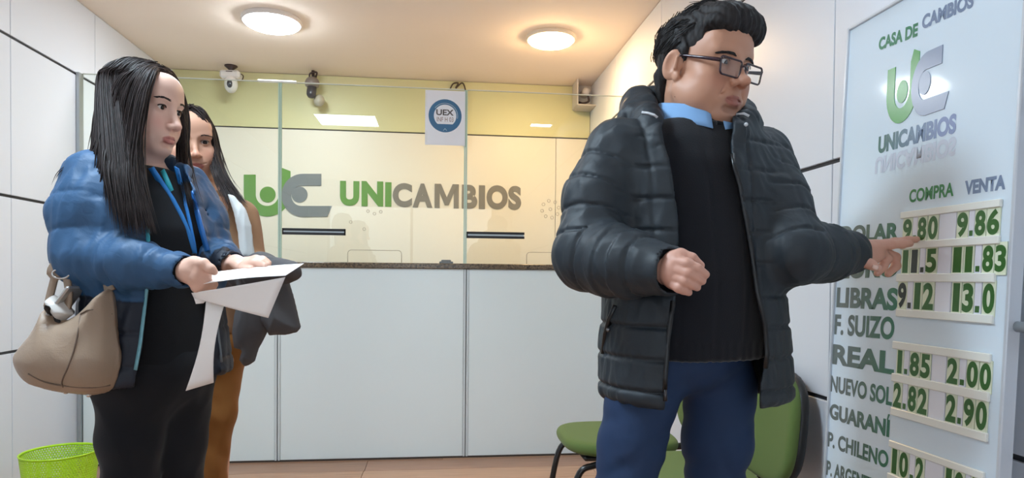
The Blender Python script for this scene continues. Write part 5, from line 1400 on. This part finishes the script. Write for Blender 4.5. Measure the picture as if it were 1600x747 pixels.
# ---- trousers
TRB = fabric('black_trousers', (25, 26, 30), 0.9, 0.2, 700, 0.3, sheen=0.1)
f1 = face_frame(45, 0, 0, p(240, 415, 1.6))
t1 = Sdf(); t1.ell(p(245, 575, 1.60), (0.165, 0.125, 0.12), f1, 0.03)
t1.chain([p(212, 620, 1.55), p(204, 690, 1.54), p(200, 760, 1.54), p(200, 860, 1.55), p(200, 1030, 1.58)], [0.085, 0.072, 0.064, 0.066, 0.070], 0.03, k2=0.02)
t1.chain([p(278, 620, 1.65), p(276, 690, 1.65), p(275, 760, 1.66), p(275, 860, 1.67), p(275, 985, 1.70)], [0.085, 0.072, 0.064, 0.066, 0.070], 0.03, k2=0.02)
t1.post.append(lambda P, d: d + 0.005*wave(P*np.array([1, 1, 1.2]), 18, 41)**2 + 0.003*np.abs(wave(P*np.array([1, 1, 0.6]), 34, 42)))
P, Q = t1.arrays(0.006, lo=np.array([-9, -9, 0.055])); obj('trousers', np_mesh('trousers', P, Q), TRB, w1)
shoe(w1, p(200, 1040, 1.58), f1[1], SHOE); shoe(w1, p(275, 990, 1.70), f1[1], SHOE)
# ---- black top
TOPB = fabric('black_top', (20, 22, 26), 0.9, 0.2, 600, 0.35, sheen=0.15)
bx1, by1 = f1[0], f1[1]
def tsec(g, low=585):
    return [sec(224, 262, 1.60, 0.060+g*0.5, 0.058+g*0.5), sec(226, 280, 1.60, 0.120+g, 0.082+g), sec(230, 310, 1.60, 0.152+g, 0.102+g), sec(236, 360, 1.60, 0.150+g, 0.118+g), sec(240, 430, 1.60, 0.146+g, 0.112+g), sec(245, low, 1.60, 0.150+g, 0.116+g)]
tp = Sdf(); tp.loft(tsec(0), bx1, by1, n=2.1, zr=0.015); tp.post.append(lambda P, d: d + 0.002*wave(P, 22, 51))
P, Q = tp.arrays(0.005); obj('top', np_mesh('top', P, Q), TOPB, w1)
# ---- jacket
JB = fabric('blue_nylon', (52, 96, 146), 0.58, 0.4, 1500, 0.05, wr=(26, 0.22, 0.010))
JB.node_tree.links.new(JB.node_tree.nodes.new('ShaderNodeAttribute').outputs['Color'], JB.node_tree.nodes['Principled BSDF'].inputs['Base Color'])
[n for n in JB.node_tree.nodes if n.type == 'ATTRIBUTE'][0].attribute_name = 'Col'
j1 = Sdf()
j1.loft([sec(226, 256, 1.605, 0.085, 0.080), sec(226, 276, 1.605, 0.140, 0.102), sec(230, 300, 1.605, 0.174, 0.122), sec(236, 360, 1.60, 0.176, 0.140), sec(240, 430, 1.60, 0.170, 0.136), sec(246, 520, 1.60, 0.182, 0.142), sec(250, 590, 1.60, 0.188, 0.146)], bx1, by1, n=2.15, quilt=(0.075, 0.004, 0.3), zr=0.02)
j1.quilt([p(150, 282, 1.51), p(136, 335, 1.48), p(134, 402, 1.455), p(205, 412, 1.43), p(283, 423, 1.42)], [0.072, 0.072, 0.062, 0.054, 0.038], 0.075, 0.0032, 0.1, 0.03)
j1.quilt([p(288, 296, 1.71), p(315, 350, 1.70), p(330, 400, 1.69), p(346, 406, 1.64), p(360, 414, 1.585)], [0.066, 0.062, 0.055, 0.046, 0.036], 0.075, 0.004, 0.1, 0.03)
j1.chain([p(236, 296, 1.465), p(226, 268, 1.50), p(205, 250, 1.58), p(215, 248, 1.67), p(258, 252, 1.68), p(286, 268, 1.60), p(300, 300, 1.535)], [0.010, 0.016, 0.022, 0.022, 0.022, 0.018, 0.012], 0.015, k2=0.015)
VL = ([230, 290, 340, 400, 450, 540, 588, 620], [224, 228, 233, 236, 233, 222, 213, 210])
VR = ([230, 290, 350, 400, 450, 560, 620], [272, 296, 310, 324, 330, 343, 345])
PB1 = p(240, 415, 1.60)
def opening1(P):
    u, v = uv_of(P); l = np.interp(v, *VL); r = np.interp(v, *VR)
    side = np.maximum(l-u, u-r)*(1.5/F); front = (P-PB1.astype(np.float32)) @ FH.astype(np.float32)
    da = 9.0
    for a, b in ((p(205, 412, 1.43), p(290, 424, 1.415)), (p(330, 400, 1.69), p(360, 414, 1.585))):
        a = np.array(a, np.float32); ab = np.array(b, np.float32)-a; t = np.clip(((P-a) @ ab)/float(ab @ ab), 0, 1); da = np.minimum(da, np.sqrt(((P-a-t[..., None]*ab)**2).sum(-1))-0.062)
    return np.maximum(np.maximum(side, front), -da)
j1.cut(opening1, PB1, 0.7, 0.005)
tq = Sdf(); tq.loft(tsec(0.003, 640), bx1, by1, n=2.1, zr=0.01); j1.cut(*tq.p[0][:3], 0.004)
nkc = Sdf().cap(p(222, 200, 1.59), p(226, 285, 1.60), 0.066, 0.066); j1.cut(*nkc.p[0][:3], 0.008)
for a, b, r in ((p(278, 422.5, 1.422), p(296, 424, 1.412), 0.030), (p(355, 413, 1.60), p(368, 414, 1.565), 0.028)): j1.cap(a, b, r, r, 0.003, 's')
j1.post.append(lambda P, d: d + 0.0026*wave(P, 40, 61) + 0.0045*np.abs(wave(P*np.array([1.2, 1.2, 0.6]), 60, 63)))
j1.extra = 0.01
P, Q = j1.arrays(0.0045)
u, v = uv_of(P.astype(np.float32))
dark = np.clip((v-372)/12, 0, 1)  # lower torso navy: two-tone cloth, partly shade painted into the colour
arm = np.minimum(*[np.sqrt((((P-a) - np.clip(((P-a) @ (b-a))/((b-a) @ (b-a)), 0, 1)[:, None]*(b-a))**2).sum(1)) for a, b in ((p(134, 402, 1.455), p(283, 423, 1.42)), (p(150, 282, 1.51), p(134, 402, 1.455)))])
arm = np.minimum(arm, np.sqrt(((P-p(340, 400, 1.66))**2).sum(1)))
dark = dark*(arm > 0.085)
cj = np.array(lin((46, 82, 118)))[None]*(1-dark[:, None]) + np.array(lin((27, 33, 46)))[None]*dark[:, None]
jacket1 = obj('jacket', np_mesh('jacket', P, Q, cj), JB, w1)
def march(sd, u, v, t0=1.1, tmax=2.6, fb=None):
    r = ray(u, v); t = t0
    for _ in range(90):
        d = float(sd._ev((CAM + r*t).astype(np.float32)[None])[0])
        if d < 0.0006: return CAM + r*t
        t += max(d*0.6, 0.0006)
        if t > tmax: break
    return px(u, v, fb or 1.5)
TEALZ = mat('teal_zip_tape', (62, 168, 186), 0.45); BLUEZ = mat('bright_blue_tape', (38, 112, 190), 0.4)
zp = [march(j1, float(np.interp(v, *VL))-2.5, v, fb=1.46) - FW*0.002 for v in (284, 300, 320, 340, 360, 378)]
MB().ribbon(zp, 0.008, -FW, 0.003).build('zip_tape', TEALZ, jacket1)
zp = [march(j1, float(np.interp(v, *VL))-2.5, v, fb=1.46) - FW*0.002 for v in range(452, 590, 14)]
MB().ribbon(zp, 0.007, -FW, 0.003).build('zip_tape', mat('pale_teal_tape', (116, 172, 186), 0.45), jacket1)
zp = [march(j1, float(np.interp(v, *VR))+3, v, fb=1.5) - FW*0.002 for v in range(302, 394, 15)]
MB().ribbon(zp, 0.012, -FW, 0.004).build('zip_tape', BLUEZ, jacket1)
zp = [march(j1, float(np.interp(v, *VR))+3, v, fb=1.5) - FW*0.002 for v in range(470, 568, 12)]
MB().ribbon(zp, 0.006, -FW, 0.003).build('zip_tape', mat('grey_zip_tape', (96, 104, 112), 0.4), jacket1)
for a, b in ((p(279, 422.6, 1.421), p(288, 423.6, 1.4165)),):
    L_ = np.linalg.norm(b-a); MB().lathe([(0.026, 0), (0.032, 0.001), (0.032, L_), (0.026, L_)], a, (b-a)/L_, n=28, closed=True).build('cuff', KNIT, jacket1)
# ---- lanyard
LAN = mat('lanyard_blue', (44, 134, 214), 0.5)
def on_top(u, v): return march(tp, u, v, fb=1.48) - FW*0.004
ln = [p(236, 262, 1.515)] + [on_top(u, v) for u, v in ((252, 285), (270, 312), (284, 338), (295, 364), (301, 386), (305, 400))]
lo = MB().ribbon(ln, 0.014, -FW, 0.002).build('lanyard', LAN, w1)
ln2 = [p(276, 262, 1.54)] + [on_top(u, v) for u, v in ((284, 290), (290, 320), (297, 350), (303, 380), (306, 400))]
MB().ribbon(ln2, 0.012, -FW, 0.002).build('strap', LAN, lo)
c = ln[-1]-FW*0.004
MB().obox(c+UP*-0.012, (0.008, 0.003, 0.018), np.array([RH, FH, [0, 0, 1.0]]), 0.002).build('clip', BLACK, lo)
# short teal tab of the lanyard by the collar
MB().ribbon([on_top(u, v)-FW*0.002 for u, v in ((254, 268), (262, 285), (268, 300))], 0.018, -FW, 0.002).build('tab', mat('lanyard_teal', (44, 176, 190), 0.5), lo)

# ================================================================== taupe handbag hanging from her elbow
LEA = fabric('taupe_leather', (150, 128, 108), 0.45, 0.45, 320, 0.35, wr=(14, 0.25, 0.01))
DB = 1.41
bag = thing('handbag', 'taupe leather handbag hanging from the arm of the woman in blue', 'bag', p(110, 612, DB))
out = [(72, 478), (60, 510), (44, 535), (31, 556), (40, 582), (62, 603), (105, 612), (150, 615), (176, 606), (183, 570), (182, 520), (178, 470), (174, 452), (158, 458), (140, 476), (118, 494), (100, 500), (86, 488)]
bg = Sdf()
bg.pillow([p(u, v, DB) for u, v in catmull([(*k, 0) for k in out+[out[0]]], 3)[:-1] and [tuple(q[:2]) for q in catmull([(*k, 0) for k in out+[out[0]]], 3)[:-1]]], p(110, 550, DB), RH, np.array([0, 0, 1.0]), FH, 0.062, 0.075, p=0.55)
bg.ell(p(90, 565, DB), (0.06, 0.055, 0.05), None, 0.04); bg.ell(p(140, 565, DB), (0.06, 0.06, 0.055), None, 0.04)
bg.post.append(lambda P, d: d + 0.003*wave(P, 26, 71) + 0.002*np.abs(wave(P*np.array([1.5, 1.5, 0.5]), 40, 72)))
P, Q = bg.arrays(0.004)
obj('body', np_mesh('body', P, Q), LEA, bag)
def onbag(u, v, e=0.001): return march(bg, u, v, fb=DB-0.05) - FW*e
SEAM = mat('taupe_seam', (104, 86, 72), 0.6)
MB().tube(catmull([onbag(u, v) for u, v in ((126, 492), (122, 520), (115, 550), (106, 575), (97, 596), (99, 605))], 4), 0.0015, 6).build('seam', SEAM, bag)
MB().tube(catmull([onbag(u, v, 0.0) for u, v in ((44, 584), (70, 597), (100, 603), (140, 606), (172, 602))], 4), 0.0018, 6).build('seam', SEAM, bag)
MB().tube(catmull([onbag(u, v) for u, v in ((126, 491), (140, 484), (158, 486), (176, 491))], 4), 0.0014, 6).build('seam', SEAM, bag)
# dark opening, pale lining pouch
MB().tube(catmull([onbag(u, v, -0.002) for u, v in ((70, 478), (80, 492), (92, 505))], 4), [0.002]+[0.006]*7+[0.002], 8).build('opening', mat('bag_inside', (30, 26, 24), 0.8), bag)
pq = Sdf(); pq.pillow([p(u, v, DB+0.0) for u, v in ((72, 470), (84, 460), (100, 470), (116, 490), (96, 505), (84, 490))], p(94, 482, DB), RH, np.array([0, 0, 1.0]), FH, 0.045, 0.05, p=0.6)
P, Q = pq.arrays(0.004); obj('lining', np_mesh('lining', P, Q), mat('bag_lining', (206, 200, 194), 0.35), bag)
# strap: rises from both ends of the mouth to the elbow
st1 = catmull([p(74, 480, DB), p(80, 455, DB), p(86, 432, DB), p(92, 410, DB-0.005), p(98, 385, DB-0.012), p(106, 372, DB-0.0)], 5)
sb1 = MB().ribbon(st1, [0.014]*10 + [0.034+0.004*math.sin(i) for i in range(len(st1)-10)], -FW, 0.006).build('strap', LEA, bag)
st2 = catmull([p(104, 490, DB), p(108, 462, DB), p(104, 432, DB), p(100, 410, DB), p(102, 385, DB-0.008), p(106, 372, DB)], 5)
MB().ribbon(st2, 0.014, -FW, 0.006).build('strap', LEA, bag)
st3 = catmull([p(172, 455, DB), p(168, 440, DB+0.01), p(156, 425, DB+0.02), p(140, 418, DB+0.02)], 5)
MB().ribbon(st3, 0.022, -FW, 0.006).build('strap', LEA, bag)
rg = p(95, 428, DB-0.01)
RMET = mat('ring_metal', (208, 206, 202), 0.2, metal=0.9)
MB().tube([rg + RH*0.020*math.cos(t)*0.9 + UP*0.010*math.sin(t) for t in np.linspace(0, 2*math.pi, 24)], 0.0022, 8).build('ring', RMET, bag)
for u, v in ((103, 611), (139, 616)): MB().lathe([(0.006, 0), (0.007, 0.003), (0.004, 0.007), (0.001, 0.008)], p(u, v-1, DB), (0, 0, -1), n=14).build('stud', RMET, bag)
# phone edge peeping out of the bag
bx_ph = MB().obox(p(103, 470, DB+0.01), (0.004, 0.03, 0.04), np.array([RH*0.8-UP*0.6, FH, UP*0.8+RH*0.6]), 0.003).build('pocket_clasp', mat('clasp_silver', (190, 188, 186), 0.3, metal=0.5), bag)

# ================================================================== papers in her hands
PAP = mat('white_paper', (250, 248, 246), 0.6, spec=0.3)
def sheet(name, label, c00, c01, c11, c10, bulge=(0, 0, 0), n=(10, 12), curl=None):
    """corners as (u,v,d); c00-c01 first edge"""
    A = [p(*k) for k in (c00, c01, c11, c10)]; G = []
    for i in range(n[0]+1):
        r_ = []
        for j in range(n[1]+1):
            s_, t_ = i/n[0], j/n[1]
            q = (A[0]*(1-t_)+A[1]*t_)*(1-s_) + (A[3]*(1-t_)+A[2]*t_)*s_
            q = q + np.array(bulge)*math.sin(math.pi*t_)*(1-0.4*s_)
            if curl: q = q + curl(s_, t_)
            r_.append(q)
        G.append(r_)
    o = MB().grid(G, th=0.0006).build(name, PAP, None, np.mean(A, 0))
    return tag(o, label, 'paper', 'papers held by the woman')
sheet('paper_sheet', 'white sheet held flat in both hands of the woman in blue', (308, 445.5, 1.40), (446, 431, 1.42), (475, 412, 1.52), (330, 426, 1.50), (0, 0, 0.004))
sheet('paper_sheet', 'folded sheet tilted down towards the viewer under the held paper', (299, 458, 1.408), (446, 433, 1.425), (419, 497, 1.445), (303, 466, 1.425), (0, 0, -0.001))
sheet('paper_sheet', 'long white sheet hanging down beside the black trousers', (322, 470, 1.44), (350, 478, 1.46), (334, 598, 1.48), (290, 611, 1.45), curl=lambda s_, t_: -FW*0.02*math.sin(math.pi*s_)*t_ + RH*0.008*math.sin(math.pi*s_)*(1-t_))
sheet('paper_sheet', 'small white corner of paper just below the folded sheet', (303, 466, 1.425), (322, 470, 1.435), (318, 474, 1.44), (306, 475, 1.43))

# ================================================================== woman behind, in brown
w2 = thing('person', 'smiling woman in brown trousers standing behind the woman in blue', 'person', (*p(340, 700, 2.1)[:2], 0))
o2 = p(297, 221, 2.08)
h2 = Head(o2, face_frame(8, 0, 5, o2), 0.97)
hs2 = Sdf(); head_sdf(hs2, h2, lid=0.0050, smile=1.6, cr=(0.073, 0.086, 0.080))
hs2.cap(h2.T((0, -0.022, -0.06)), p(318, 310, 2.11), 0.050, 0.056, 0.03)
P1, Q1 = hs2.arrays(0.0022)
bs = Sdf(); bs.cap(p(316, 295, 2.11), p(320, 330, 2.11), 0.052, 0.075, 0.03); bs.cap(p(270, 335, 2.10), p(370, 335, 2.14), 0.05, 0.05, 0.03); bs.cap(p(322, 350, 2.12), p(330, 540, 2.12), 0.10, 0.11, 0.05)
bs.chain([p(375, 335, 2.14), p(395, 420, 2.12), p(405, 440, 1.95), p(430, 430, 1.88)], [0.04, 0.034, 0.028, 0.024], 0.02)
bs.chain([p(268, 335, 2.10), p(262, 425, 2.12), p(300, 450, 2.0)], [0.04, 0.034, 0.024], 0.02)
# hand under the coat
bs.ell(p(438, 428, 1.87), (0.035, 0.03, 0.016), np.array([RH, FH, [0, 0, 1.0]]), 0.01)
for k in range(4): bs.chain([p(444, 427, 1.86+0.016*k), p(456, 428, 1.86+0.016*k), p(460, 434, 1.86+0.016*k)], [0.009, 0.008, 0.007], 0.005)
bs.chain([p(432, 424, 1.86), p(442, 421, 1.85), p(450, 423, 1.85)], [0.011, 0.009, 0.007], 0.006)
bs.chain([p(305, 560, 2.1), p(303, 745, 2.1), p(303, 920, 2.1)], [0.055, 0.042, 0.032], 0.03); bs.chain([p(345, 560, 2.14), p(335, 745, 2.14), p(332, 905, 2.14)], [0.055, 0.042, 0.032], 0.03)
P2, Q2 = bs.arrays(0.007)
P, Q = join_arr([(P1, Q1), (P2, Q2)])
cols = skin_cols(P, h2, (206, 156, 130), (176, 96, 90), (212, 140, 116)); cols[np.linalg.norm(P-h2.o, axis=1) > 0.25] = lin((206, 156, 130))
obj('body', np_mesh('body', P, Q, cols), SKIN_W, w2)
eyes(h2, w2, (0.1, -0.05)); brows(h2, w2, HAIR_W, thick=0.0012, arch=0.005, zb=0.018, n=60, seed=6); lashes(h2, w2)
hc = hair_cap(h2, -0.006, -0.01, 0.100); P, Q = hc.arrays(0.0035); hair2 = obj('hair', np_mesh('hair', P, Q), HAIR_W, w2)
k1 = [p(298, 170, 2.05), p(315, 178, 2.04), p(327, 200, 2.06), p(334, 230, 2.07), p(346, 270, 2.06), p(366, 305, 2.02), p(384, 330, 2.0)]
k2 = [p(298, 169, 2.06), p(318, 175, 2.07), p(332, 200, 2.10), p(340, 235, 2.12), p(352, 275, 2.10), p(372, 305, 2.06), p(392, 326, 2.04)]
k3 = [p(296, 170, 2.05), p(312, 182, 2.02), p(324, 205, 2.05), p(330, 235, 2.07), p(337, 272, 2.05), p(350, 305, 2.0), p(362, 335, 1.99)]
k4 = [p(298, 170, 2.05), p(284, 176, 2.03), p(274, 200, 2.05), p(268, 235, 2.07), p(264, 275, 2.05), p(262, 310, 2.02), p(260, 335, 2.0)]
strands('hair_strands', [dict(g=[k3, k1, k2], n=420, r=0.0014, jit=0.006, wav=0.004, ragged=0.3), dict(g=[k4], n=110, r=0.0015, jit=0.012, wav=0.003)], HAIR_W, hair2, 13)
EAR = mat('pearl', (240, 236, 230), 0.2, coat=0.6)
MB().lathe([(0.006*math.sin(a), -0.006*math.cos(a)) for a in np.linspace(0.05, 3.09, 9)], h2.T((0.080, -0.008, -0.046)), n=12).build('earring', EAR, w2)
BRN = fabric('brown_trousers', (142, 92, 42), 0.85, 0.25, 700, 0.3, sheen=0.1)
f2 = face_frame(25, 0, 0, p(330, 415, 2.1))
t2 = Sdf(); t2.ell(p(330, 530, 2.12), (0.16, 0.12, 0.11), f2, 0.03)
t2.chain([p(300, 570, 2.09), p(300, 650, 2.08), p(300, 740, 2.09), p(302, 918, 2.1)], [0.082, 0.070, 0.062, 0.064], 0.03, k2=0.02)
t2.chain([p(343, 560, 2.13), p(338, 640, 2.12), p(328, 720, 2.12), p(328, 905, 2.14)], [0.078, 0.066, 0.056, 0.060], 0.03, k2=0.02)
t2.post.append(lambda P, d: d + 0.005*wave(P, 18, 81)**2 + 0.003*np.abs(wave(P, 34, 82)))
P, Q = t2.arrays(0.007, lo=np.array([-9, -9, 0.055])); obj('trousers', np_mesh('trousers', P, Q), BRN, w2)
shoe(w2, p(302, 920, 2.1), f2[1], SHOE); shoe(w2, p(328, 905, 2.14), f2[1], SHOE)
BLZ = fabric('brown_blazer', (150, 112, 82), 0.85, 0.25, 700, 0.3, sheen=0.1)
b2 = Sdf()
b2.loft([sec(318, 296, 2.12, 0.075, 0.07), sec(318, 312, 2.12, 0.14, 0.09), sec(320, 335, 2.12, 0.18, 0.105), sec(322, 390, 2.12, 0.165, 0.12), sec(326, 450, 2.12, 0.155, 0.115), sec(330, 520, 2.12, 0.165, 0.12)], f2[0], f2[1], n=2.1, zr=0.02)
b2.chain([p(376, 338, 2.13), p(394, 415, 2.11), p(404, 438, 1.97), p(424, 432, 1.90)], [0.056, 0.050, 0.044, 0.036], 0.03, k2=0.02)
b2.chain([p(268, 338, 2.10), p(262, 425, 2.12), p(296, 448, 2.02)], [0.056, 0.050, 0.040], 0.03, k2=0.02)
b2.post.append(lambda P, d: d + 0.003*wave(P, 24, 91))
P, Q = b2.arrays(0.006); blz = obj('blazer', np_mesh('blazer', P, Q), BLZ, w2)
SCF = fabric('grey_white_scarf', (206, 206, 204), 0.8, 0.3, 500, 0.3)
sf = Sdf(); DS = 1.97
sf.pillow([p(u, v, DS) for u, v in ((356, 303), (368, 306), (384, 326), (394, 352), (398, 404), (386, 408), (374, 404), (372, 366), (366, 334))], p(378, 360, DS), RH, np.array([0, 0, 1.0]), FH, 0.022, 0.03, p=0.6)
sf.post.append(lambda P, d: d + 0.005*np.abs(wave(P*np.array([2.0, 1, 0.25]), 60, 97)))
P, Q = sf.arrays(0.004); obj('scarf', np_mesh('scarf', P, Q), SCF, w2)
def onw2(u, v): return march(b2, u, v, 1.7, 2.6, 2.0)-FW*0.004
l2 = [onw2(u, v) for u, v in ((328, 300), (336, 318), (346, 342), (354, 366), (358, 392))]
lo2 = MB().ribbon(l2, 0.018, -FW, 0.002).build('lanyard', LAN, w2)
MB().obox(l2[-1]-UP*0.012-FW*0.003, (0.009, 0.003, 0.018), np.array([RH, FH, [0, 0, 1.0]]), 0.002).build('clip', BLACK, lo2)
MB().tube([onw2(u, v) for u, v in ((320, 298), (324, 320), (330, 345), (338, 370))], 0.004, 6).build('lapel_edge', mat('blazer_edge', (96, 68, 48), 0.8), blz)
# ---- dark coat over her forearm
COAT = fabric('charcoal_coat', (88, 86, 88), 0.8, 0.3, 500, 0.3)
ct = Sdf(); DC = 1.92
ct.quilt([p(372, 430, 2.0), p(410, 424, 1.90), p(452, 424, 1.86)], [0.05, 0.05, 0.035], 0.3, 0.0, 0, 0.02)
ct.pillow([p(u, v, DC) for u, v in ((410, 424), (440, 414), (450, 430), (462, 475), (471, 512), (464, 520), (448, 523), (420, 526), (408, 500))], p(440, 475, DC), RH, np.array([0, 0, 1.0]), FH, 0.05, 0.07, p=0.6)
ct.pillow([p(u, v, DC+0.02) for u, v in ((372, 430), (418, 426), (424, 470), (418, 520), (404, 545), (398, 565), (382, 574), (374, 562), (378, 548), (366, 545), (362, 520), (370, 470))], p(395, 490, DC+0.02), RH, np.array([0, 0, 1.0]), FH, 0.05, 0.06, p=0.6)
ct.post.append(lambda P, d: d + 0.006*np.abs(wave(P*np.array([1.6, 1.6, 0.35]), 36, 95)) + 0.002*wave(P, 40, 96))
P, Q = ct.arrays(0.0045)
oc = obj('draped_coat', np_mesh('draped_coat', P, Q), COAT, None, p(420, 520, DC)); tag(oc, 'charcoal coat draped over the forearm of the woman in brown', 'coat')
